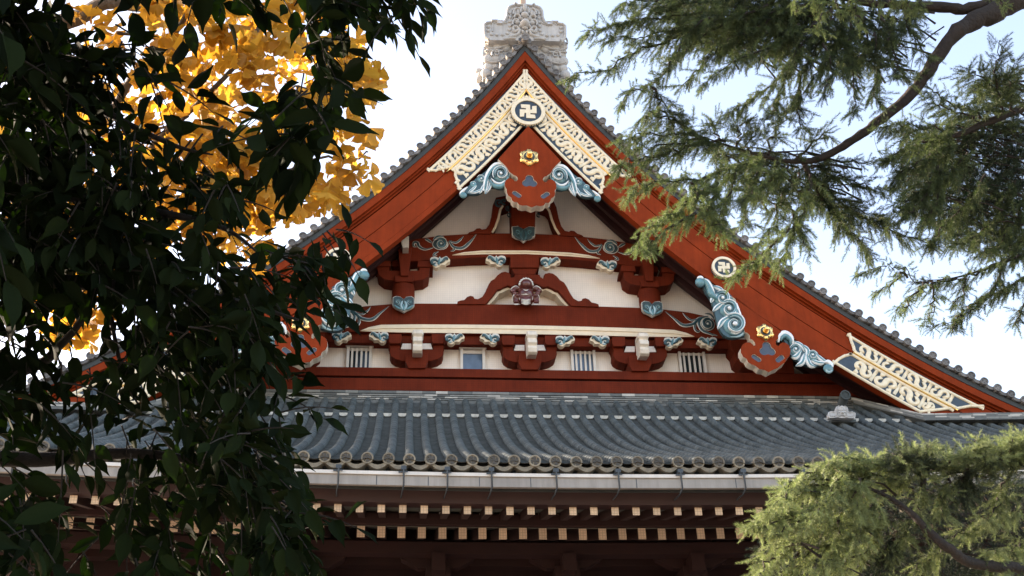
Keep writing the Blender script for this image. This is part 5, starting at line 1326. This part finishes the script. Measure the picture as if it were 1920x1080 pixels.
def fill(poly, n, d0, d1, L0=34, dirb=(-.5, 0, -.5), tone=.3):
    u, v = sample_poly(poly, n); d = RN.uniform(d0, d1, n); P = px3(u, v, d); D = np.array(dirb)[None]+RN.normal(size=(n, 3))*.5
    sz = L0*d/FP*RN.uniform(.7, 1.3, n); 
    if FTW[0] is not None:
        Dn = D/np.linalg.norm(D, axis=1, keepdims=True)
        for i in range(0, n, 9):
            p = P[i]; q = p+np.array([RN.uniform(.15, .4), RN.uniform(-.1, .2), -RN.uniform(.0, .12)]); m_ = (p+q)/2+np.array([0, 0, .03]); FTW[0].tube([tuple(q), tuple(m_), tuple(p), tuple(p+Dn[i]*.06)], [.009, .006, .004, .002], 0, 4)
    return sprigs(P, D, sz, np.clip(RN.normal(tone, .03+.25*tone, n), 0, 1))

def cedar(base_, label, mat_, fronds, fills, limbs, trunk_h):
    t = tag(empty('cedar_tree', base_), label, 'tree'); tw = MB(); parts = []
    for f in fronds:
        pts, d0, d1 = f[0], f[1], f[2]; kw = f[3] if len(f) > 3 else {}
        parts += frond(pts, d0, d1, mbt=tw, **kw)
    FTW[0] = tw
    for f in fills: parts += fill(*f)
    V, F, T = join(parts); print('cedar tris', len(F))
    np_mesh('crown', V, F, T, mat_, t)
    mb = MB(); x, y, _ = base_
    mb.tube([(x, y, GZ), (x, y, GZ+.6), (x+.03, y+.02, trunk_h*.3), (x-.02, y, trunk_h*.55), (x, y, trunk_h*.8), (x, y, trunk_h)], [.36, .29, .24, .18, .10, .015], 0, 14)
    for h, pts, rads in limbs:
        P = ([(x, y, h)] if h is not None else [])+[tuple(at(*p)) for p in pts]
        S = smooth([(*p, r) for p, r in zip(P, rads)], 6); rr = random.Random(5)
        S = [(a+rr.gauss(0, .05*r), b+rr.gauss(0, .05*r), c+rr.gauss(0, .05*r), .70*r*rr.uniform(.90, 1.10)) for a, b, c, r in S]
        mb.tube([s[:3] for s in S], [s[3] for s in S], 0, 12)
    o = mb.build('trunk', BARK_C, t); o.location = -t.location
    o = tw.build('twigs', BARK_C, t); o.location = -t.location
    return t
a, b = 8.6, 8.2
FR = []
def f(pts, d0=8.8, d1=8.3, **kw): FR.append((pts, d0, d1, kw))
# upper left boughs
f([(1520, 5), (1400, 30), (1300, 28), (1210, 36), (1160, 46), (1100, 60)], 9.2, 8.6, dens=1.5, L0=38)
f([(1400, 25), (1320, 45), (1250, 60), (1190, 70), (1130, 72)], 9.0, 8.6, dens=1.2)
f([(1340, 40), (1260, 75), (1190, 95), (1140, 130), (1080, 138), (1063, 152)], 9.0, 8.4)
f([(1330, 30), (1290, 65), (1262, 115), (1225, 155), (1190, 170), (1165, 195)], 8.8, 8.3, dens=1.1)
f([(1225, 160), (1240, 200), (1270, 230), (1300, 255)], 8.4, 8.6, droop=.3)
f([(1480, 20), (1400, 60), (1340, 100), (1300, 140), (1275, 160)], 9.1, 8.6, dens=1.2)
f([(1500, 50), (1440, 90), (1370, 120), (1315, 160)], 9.0, 8.5, dens=1.2)
f([(1540, 50), (1500, 85), (1475, 125), (1440, 165), (1385, 200), (1365, 218)], 9.0, 8.4, dens=1.2)
f([(1500, 80), (1480, 130), (1455, 190), (1450, 215)], 9.0, 8.5)
f([(1300, -5), (1230, 0), (1180, 5), (1160, 22)], 9.0, 8.6)
f([(1420, -10), (1330, 0), (1250, 12), (1200, 20)], 9.2, 8.7, dens=1.3)
f([(1560, 0), (1450, 40), (1380, 60), (1300, 90), (1260, 110)], 9.5, 9.0, dens=1.4)
f([(1480, -10), (1420, 20), (1380, 60), (1350, 110)], 9.4, 8.9, dens=1.3)
# middle top
f([(1580, 0), (1575, 60), (1555, 110), (1525, 150), (1495, 190)], 9.2, 8.6, dens=1.3)
f([(1600, 20), (1592, 90), (1600, 160), (1604, 212)], 9.0, 8.5, dens=1.1)
f([(1650, 30), (1672, 75), (1682, 130), (1690, 150)], 9.0, 8.6)
f([(1700, 20), (1700, 50), (1725, 85), (1740, 110)], 9.0, 8.7)
f([(1640, 60), (1650, 120), (1640, 170), (1655, 205)], 9.0, 8.5)
f([(1560, 40), (1515, 110), (1495, 170), (1500, 235), (1515, 240)], 9.0, 8.5, dens=1.2)
f([(1540, 80), (1560, 130), (1540, 180)], 8.8, 8.5, dens=1.1)
f([(1620, 30), (1620, 90), (1570, 140)], 9.2, 8.8, dens=1.2)
for u in (1490, 1530, 1570, 1600, 1645, 1675, 1700, 1722): f([(u, -12), (u+2, 4), (u+5, 20)], 8.0, 7.9, dens=.8, L0=22, tone=.75, wid=.4)
f([(1530, -10), (1538, 20), (1538, 60)], 8.0, 7.8, tone=.75, wid=.4, L0=24); f([(1595, 0), (1605, 25), (1612, 45)], 8.0, 7.8, tone=.7, wid=.4, L0=24)
f([(1850, -30), (1880, 2), (1890, 14)], 8.0, 7.8, tone=.7, wid=.3, L0=20)
# central bough
f([(1330, 258), (1270, 250), (1215, 252), (1170, 262)], 8.6, 8.2)
f([(1300, 245), (1250, 222), (1215, 212), (1190, 240)], 8.6, 8.3)
f([(1320, 268), (1262, 282), (1212, 296), (1172, 304), (1160, 318)], 8.5, 8.1, dens=1.1)
f([(1360, 265), (1300, 262), (1230, 275), (1190, 280)], 8.6, 8.2)
f([(1440, 298), (1360, 318), (1300, 338), (1245, 338), (1205, 348), (1178, 368)], 8.5, 7.9, dens=1.3, tone=.5)
f([(1345, 345), (1292, 378), (1245, 412), (1210, 438), (1195, 468)], 8.2, 7.7, dens=1.5, tone=.62)
f([(1300, 400), (1250, 430), (1220, 460), (1215, 475)], 7.9, 7.7, dens=1.2, tone=.65, L0=30)
f([(1380, 310), (1372, 350), (1350, 395), (1350, 435)], 8.4, 7.9, dens=1.2, tone=.5)
f([(1345, 350), (1330, 390), (1345, 420), (1362, 445)], 8.1, 7.8, dens=1.1, tone=.6)
f([(1300, 345), (1310, 370), (1325, 400)], 8.1, 7.9, tone=.6)
f([(1430, 310), (1405, 360), (1395, 410), (1398, 425)], 8.5, 8.1, dens=1.1)
f([(1480, 310), (1440, 345), (1410, 360), (1395, 372)], 8.4, 8.0, dens=1.2, tone=.5)
f([(1500, 325), (1460, 385), (1450, 425), (1420, 455)], 8.5, 8.1, dens=1.1)
f([(1480, 425), (1440, 470), (1405, 495), (1385, 505), (1375, 520)], 8.0, 7.7, dens=1.4, tone=.62, L0=30)
f([(1520, 330), (1505, 400), (1480, 450), (1465, 500)], 8.4, 8.0, dens=1.2, tone=.5)
f([(1490, 400), (1500, 440), (1520, 470)], 8.3, 8.1, tone=.5)
f([(1510, 308), (1532, 350), (1562, 400), (1592, 432), (1622, 462), (1638, 492)], 8.8, 8.5, dens=1.4, L0=38)
f([(1545, 380), (1600, 400), (1655, 425), (1720, 450), (1745, 458)], 8.9, 8.7, dens=1.3)
f([(1530, 350), (1560, 370), (1620, 400), (1660, 410)], 9.0, 8.8, dens=1.0)
f([(1540, 300), (1600, 305), (1650, 298)], 8.8, 8.8, dens=.9, L0=26)
f([(1520, 310), (1575, 335), (1620, 345), (1652, 358)], 8.8, 8.6, dens=1.2)
f([(1440, 290), (1450, 255), (1462, 225), (1482, 205)], 8.6, 8.7, droop=.2)
f([(1380, 272), (1388, 245), (1400, 225)], 8.6, 8.6, droop=.1)
f([(1350, 268), (1345, 245), (1330, 235)], 8.6, 8.6, droop=.1)
f([(1500, 295), (1525, 262), (1560, 252)], 8.6, 8.7, droop=.2, dens=.8)
f([(1420, 295), (1400, 275), (1420, 250)], 8.6, 8.6, droop=.2)
# right mass
f([(1880, 215), (1868, 170), (1868, 120), (1876, 78)], 9.0, 8.8, droop=.05)
f([(1870, 160), (1840, 145), (1815, 132)], 9.0, 8.8, droop=.1); f([(1900, 210), (1892, 150), (1905, 110)], 9.0, 8.9, droop=.1)
f([(1840, 215), (1790, 195), (1745, 170), (1722, 145)], 9.0, 8.8, droop=.3); f([(1830, 225), (1780, 205), (1740, 190)], 8.9, 8.7, droop=.3)
f([(1790, 252), (1735, 240), (1690, 235), (1655, 240)], 8.8, 8.5, dens=1.1); f([(1780, 255), (1725, 270), (1685, 285), (1660, 300)], 8.8, 8.5, dens=1.3, tone=.5)
f([(1800, 260), (1745, 292), (1690, 325), (1665, 355)], 8.8, 8.5, dens=1.4); f([(1820, 290), (1765, 335), (1710, 372), (1675, 395)], 8.8, 8.5, dens=1.3)
f([(1762, 310), (1745, 350), (1710, 395), (1680, 415)], 8.7, 8.4); f([(1765, 320), (1748, 390), (1725, 425)], 8.7, 8.4)
f([(1850, 330), (1800, 395), (1765, 430), (1745, 460)], 9.0, 8.7, dens=1.4); f([(1900, 340), (1860, 415), (1810, 450), (1775, 465)], 9.1, 8.8, dens=1.4)
f([(1925, 370), (1885, 445), (1840, 475)], 9.1, 8.8, dens=1.3); f([(1930, 430), (1900, 470), (1880, 485)], 9.0, 8.8)
f([(1930, 475), (1880, 490), (1820, 515), (1770, 525), (1725, 525), (1690, 505), (1645, 500), (1605, 520)], 8.8, 8.4, dens=1.15, L0=26)
f([(1700, 512), (1665, 535), (1640, 552)], 8.5, 8.3, dens=.8, L0=24, tone=.55); f([(1740, 528), (1705, 560), (1678, 588)], 8.5, 8.2, dens=.9, L0=26, tone=.55)
f([(1752, 528), (1748, 570), (1738, 600)], 8.5, 8.3, dens=.9, L0=26, tone=.5); f([(1880, 492), (1862, 540), (1822, 572), (1790, 598), (1745, 612)], 8.7, 8.3, dens=1.1, L0=28)
f([(1805, 580), (1792, 605), (1785, 622)], 8.5, 8.3, L0=24); f([(1925, 520), (1880, 545), (1845, 560)], 8.7, 8.5, dens=1.2); f([(1925, 560), (1912, 590), (1906, 610)], 8.6, 8.4, L0=26)
f([(1810, 520), (1805, 550), (1790, 570)], 8.6, 8.4, L0=26)
fills = [([(1690, 235), (1930, 225), (1930, 460), (1850, 470), (1760, 430), (1690, 380)], 1500, 9.0, 10.2, 36, (-.5, 0, -.5), .06),  # dark tone of the deep sprigs paints the crown's inner shade
         ([(1230, -20), (1560, -20), (1560, 60), (1480, 110), (1380, 110), (1290, 70)], 900, 9.2, 10.2, 36, (-.6, 0, -.3), .07),
         ([(1850, 150), (1930, 130), (1930, 250), (1800, 250)], 260, 9.0, 9.8, 34, (-.3, 0, .1), .25),
         ([(1540, 10), (1720, 20), (1700, 70), (1640, 130), (1540, 130)], 330, 9.2, 9.8, 34, (-.2, 0, -.7), .2),
         ([(1330, 265), (1560, 300), (1560, 380), (1480, 400), (1360, 350)], 420, 8.7, 9.3, 34, (-.4, 0, -.6), .2),
         
         ]
for u0, v0 in ((2350, -420), (2350, -250), (2350, 20), (2350, 560), (2350, 760)):      # boughs beyond the frame, all rooted in the trunk
    for sx in (-1, 1):
        f([(u0, v0), (u0+sx*120, v0+10), (u0+sx*230, v0+60), (u0+sx*300, v0+130)], 9.8, 9.2, dens=1.2, L0=60)
        f([(u0+sx*60, v0+5), (u0+sx*120, v0+90), (u0+sx*150, v0+170)], 9.8, 10.4, dens=1.0, L0=55)
for u0, v0 in ((1960, -40), (1760, -30), (1600, -30), (1420, -30)):
    f([(u0, v0), (u0-60, v0-60), (u0-150, v0-80)], 9.2, 9.6, dens=1.2, L0=50); f([(u0, v0), (u0+30, v0-90), (u0-10, v0-160)], 9.2, 9.0, dens=1.2, L0=50)
cx = (2350-960)/2200*9.6
B1 = at(2350, 300, 9.8)
limbs = [(at(2350, 150, 9.8).z, [(2100, -60, 9.4), (1925, -8, 9.1), (1860, 25, 9.0), (1795, 60, 8.9), (1745, 125, 8.85), (1705, 180, 8.8), (1645, 228, 8.75), (1600, 262, 8.7), (1540, 296, 8.7), (1490, 303, 8.65), (1430, 293, 8.6), (1370, 275, 8.6), (1300, 250, 8.6)], [.2, .15, .13, .115, .085, .068, .058, .05, .045, .038, .024, .018, .012, .005]),
         (None, [(1900, -20, 9.1), (1830, 14, 9.05), (1760, 13, 9.1), (1690, 10, 9.1), (1620, 4, 9.2), (1540, -15, 9.2), (1420, -20, 9.2)], [.07, .062, .058, .05, .045, .035, .012]),
         (at(2350, 400, 9.8).z, [(2050, 170, 9.4), (1930, 200, 9.2), (1870, 222, 9.1), (1800, 252, 9.0), (1770, 262, 9.0), (1700, 340, 9.0)], [.12, .07, .045, .04, .032, .018, .005]),
         (at(2350, 600, 9.8).z, [(2050, 430, 9.2), (1930, 475, 8.9), (1820, 513, 8.7), (1770, 524, 8.6), (1725, 525, 8.5)], [.08, .03, .015, .011, .008, .004]),
         (None, [(1505, 300, 8.68), (1520, 335, 8.7), (1545, 375, 8.8), (1600, 420, 8.85)], [.028, .022, .015, .005]),
         (None, [(1770, 50, 8.9), (1735, 75, 8.85), (1712, 110, 8.85), (1705, 160, 8.8)], [.008, .006, .004, .003]),
         (None, [(1648, 225, 8.7), (1640, 262, 8.7), (1655, 300, 8.7), (1668, 330, 8.7)], [.003, .002, .002, .001]),
         (None, [(1560, 20, 9.1), (1545, 80, 9.0), (1500, 160, 8.9)], [.016, .01, .003]), (None, [(1440, 10, 9.1), (1330, 60, 9.0), (1270, 110, 8.9), (1225, 158, 8.7)], [.02, .013, .009, .003]),
         (None, [(1570, 10, 9.1), (1530, 40, 9.1), (1495, 80, 9.0)], [.016, .012, .005])]
cedar((B1.x, B1.y, GZ), 'cedar reaching in from the upper right with a curved bare bough and drooping sprays', CED, FR, fills, limbs, 11)

FR = []
def f(pts, d0=7.4, d1=7.0, **kw): kw.setdefault('L0', 36); kw.setdefault('tone', .55 if min(q[0] for q in pts) < 1600 or min(q[1] for q in pts) < 838 else .06); pts = [(a_+12, b_+16) for a_, b_ in pts]; FR.append((pts, d0, d1, kw))  # tone paints left and top fronds sunlit, the others shaded
f([(1700, 905), (1620, 870), (1545, 862), (1485, 880), (1462, 900)], dens=1.5)
f([(1620, 880), (1560, 880), (1500, 905), (1450, 935), (1410, 960), (1398, 978)], 7.3, 6.8, dens=1.5)
f([(1560, 920), (1500, 945), (1450, 955), (1415, 965)], 7.1, 6.8, dens=1.3, L0=34)
f([(1660, 870), (1610, 845), (1560, 845), (1535, 852)], dens=1.4, droop=.5); f([(1700, 870), (1695, 850), (1660, 838)], dens=1.2, droop=.3)
f([(1680, 860), (1700, 840), (1730, 822)], droop=.1, dens=1.2); f([(1740, 865), (1720, 850), (1700, 845)], dens=1.2, droop=.2); f([(1760, 870), (1775, 845), (1800, 835)], droop=.1, dens=1.2)
f([(1800, 880), (1806, 845), (1816, 810)], droop=.05, dens=1.2); f([(1840, 870), (1870, 840), (1900, 812), (1925, 800)], droop=.1, dens=1.3); f([(1850, 860), (1880, 830), (1885, 805)], droop=.05)
f([(1925, 850), (1880, 850), (1830, 860)], dens=1.3, droop=.4); f([(1925, 830), (1890, 835), (1860, 850)], dens=1.3, droop=.4); f([(1830, 850), (1800, 870), (1795, 900), (1800, 920)], dens=1.1)
f([(1640, 930), (1560, 950), (1490, 985), (1440, 1010), (1410, 1045), (1400, 1080)], 7.3, 6.8, dens=1.6)
f([(1660, 960), (1580, 985), (1510, 1020), (1470, 1060), (1450, 1100)], 7.2, 6.8, dens=1.5); f([(1640, 1000), (1580, 1030), (1530, 1070), (1500, 1110)], 7.2, 6.8, dens=1.4)
f([(1560, 870), (1550, 910), (1520, 940), (1500, 965)], 7.0, 6.7, dens=1.3, tone=.7); f([(1600, 880), (1590, 920), (1600, 950)], 7.0, 6.8, dens=1.2, tone=.6); f([(1640, 900), (1620, 940), (1600, 975), (1590, 1000)], 7.1, 6.8, dens=1.2)
f([(1560, 960), (1560, 1000), (1540, 1040), (1520, 1070)], 7.0, 6.7, dens=1.3, tone=.65); f([(1660, 1000), (1640, 1040), (1640, 1080)], 7.1, 6.9, dens=1.2)
f([(1720, 880), (1710, 920), (1720, 960)], 7.2, 7.0, tone=.4); f([(1770, 880), (1755, 920), (1760, 950)], 7.2, 7.0, tone=.4); f([(1880, 880), (1860, 930), (1830, 960)], 7.3, 7.0, tone=.35)
f([(1480, 900), (1450, 920), (1420, 950)], 6.9, 6.7, dens=1.2, tone=.7, L0=32); f([(1470, 1000), (1430, 1040), (1415, 1070)], 6.9, 6.7, dens=1.2, tone=.7, L0=34)
f([(1900, 930), (1850, 960), (1790, 985), (1760, 1000)], tone=.45); f([(1930, 1000), (1880, 1015), (1840, 1020)], tone=.5); f([(1760, 1010), (1720, 1040), (1690, 1075)], 7.2, 7.0, tone=.5); f([(1700, 960), (1670, 1000), (1660, 1030)], 7.2, 7.0, tone=.4); f([(1930, 1060), (1870, 1070), (1830, 1090)], 7.0, 6.8, tone=.5)
f([(1500, 940), (1470, 970), (1440, 985)], 6.9, 6.7, dens=1.1, tone=.65, L0=32)
for u0, v0 in ((2450, 900), (2450, 1060), (2200, 1090), (2050, 1080), (2450, 1260)):
    f([(u0, v0), (u0-90, v0-40), (u0-190, v0-30), (u0-250, v0+30)], 7.9, 7.3, dens=1.2, L0=60); f([(u0, v0), (u0+60, v0+20), (u0+150, v0+90)], 8.1, 8.3, dens=1.1, L0=60); f([(u0-40, v0), (u0-80, v0+60), (u0-120, v0+130)], 7.9, 7.6, dens=1.1, L0=55)
fills = [([(1500, 920), (1570, 892), (1700, 885), (1930, 872), (1930, 1100), (1430, 1100), (1420, 1020), (1500, 950)], 1500, 7.6, 9.2, 36, (-.5, 0, -.5), .0),  # deep fill in the darkest tone, interior shade put into the colour
         ([(1500, 870), (1700, 865), (1925, 850), (1925, 900), (1700, 920), (1500, 930)], 60, 6.9, 7.5, 32, (-.5, 0, .0), .5),
         ([(1430, 960), (1560, 940), (1640, 1000), (1620, 1100), (1410, 1100)], 90, 6.8, 7.4, 32, (-.5, 0, -.6), .5),
         
         ([(1420, 1100), (1930, 1100), (1930, 1180), (1500, 1180)], 160, 7., 8.2, 44, (-.4, 0, -.4), .1)]
B2 = at(2450, 1150, 8.2)
limbs = [(at(2450, 1180, 8.2).z, [(2150, 1090, 7.6), (1990, 1072, 7.3), (1920, 1066, 7.1), (1860, 1062, 7.0), (1815, 1052, 6.95), (1775, 1025, 6.9), (1740, 995, 6.95), (1700, 955, 7.0), (1640, 920, 7.1), (1560, 900, 7.1), (1500, 900, 7.1)], [.12, .08, .06, .05, .046, .044, .04, .034, .026, .016, .010, .003])]
cedar((B2.x, B2.y, GZ), 'low sunlit cedar with yellow-green needles in front of the lower roof corner', CEDY, FR, fills, limbs, 4.2)
# ================================================================== CAMERA, LIGHT
cam = bpy.data.cameras.new('camera'); co = bpy.data.objects.new('camera', cam); C.objects.link(co)
cam.sensor_width = 36; cam.lens = FP/1920*36; cam.clip_end = 10000; cam.clip_start = .05
M = Matrix.Identity(4)
for i in range(3): M[i][0] = RT[i]; M[i][1] = UPV[i]; M[i][2] = -FW[i]
co.matrix_world = M
bpy.context.scene.camera = co
sun_dir = Vector((-.81, .44, .315)).normalized()         # towards the sun: from the left, just behind the gable plane
sl = bpy.data.lights.new('sun', 'SUN'); sl.energy = 4.2; sl.angle = R_(.55); sl.color = (1, .93, .82)
so_ = bpy.data.objects.new('sun', sl); C.objects.link(so_); so_.rotation_euler = (-sun_dir).to_track_quat('-Z', 'Y').to_euler()
w = bpy.data.worlds.new('World'); bpy.context.scene.world = w; w.use_nodes = True
n = w.node_tree; bg = n.nodes['Background']
sk = n.nodes.new('ShaderNodeTexSky'); sk.sky_type = 'NISHITA'; sk.sun_disc = False
el = math.asin(sun_dir.z); az = math.atan2(sun_dir.x, sun_dir.y)
sk.sun_elevation = el; sk.sun_rotation = az
sk.air_density = 1.0; sk.dust_density = 1.8; sk.ozone_density = 1.0
n.links.new(sk.outputs[0], bg.inputs[0]); bg.inputs[1].default_value = .15
sc = bpy.context.scene
sc.view_settings.view_transform = 'Standard'; sc.view_settings.look = 'None'; sc.view_settings.gamma = 1
sc.view_settings.use_curve_mapping = False
sc.view_settings.exposure = 2.33
sc.view_settings.use_white_balance = True; sc.view_settings.white_balance_temperature = 7700; sc.view_settings.white_balance_tint = 19
sc.cycles.use_denoising = True
sc.cycles.max_bounces = 8; sc.cycles.diffuse_bounces = 4; sc.cycles.transparent_max_bounces = 8
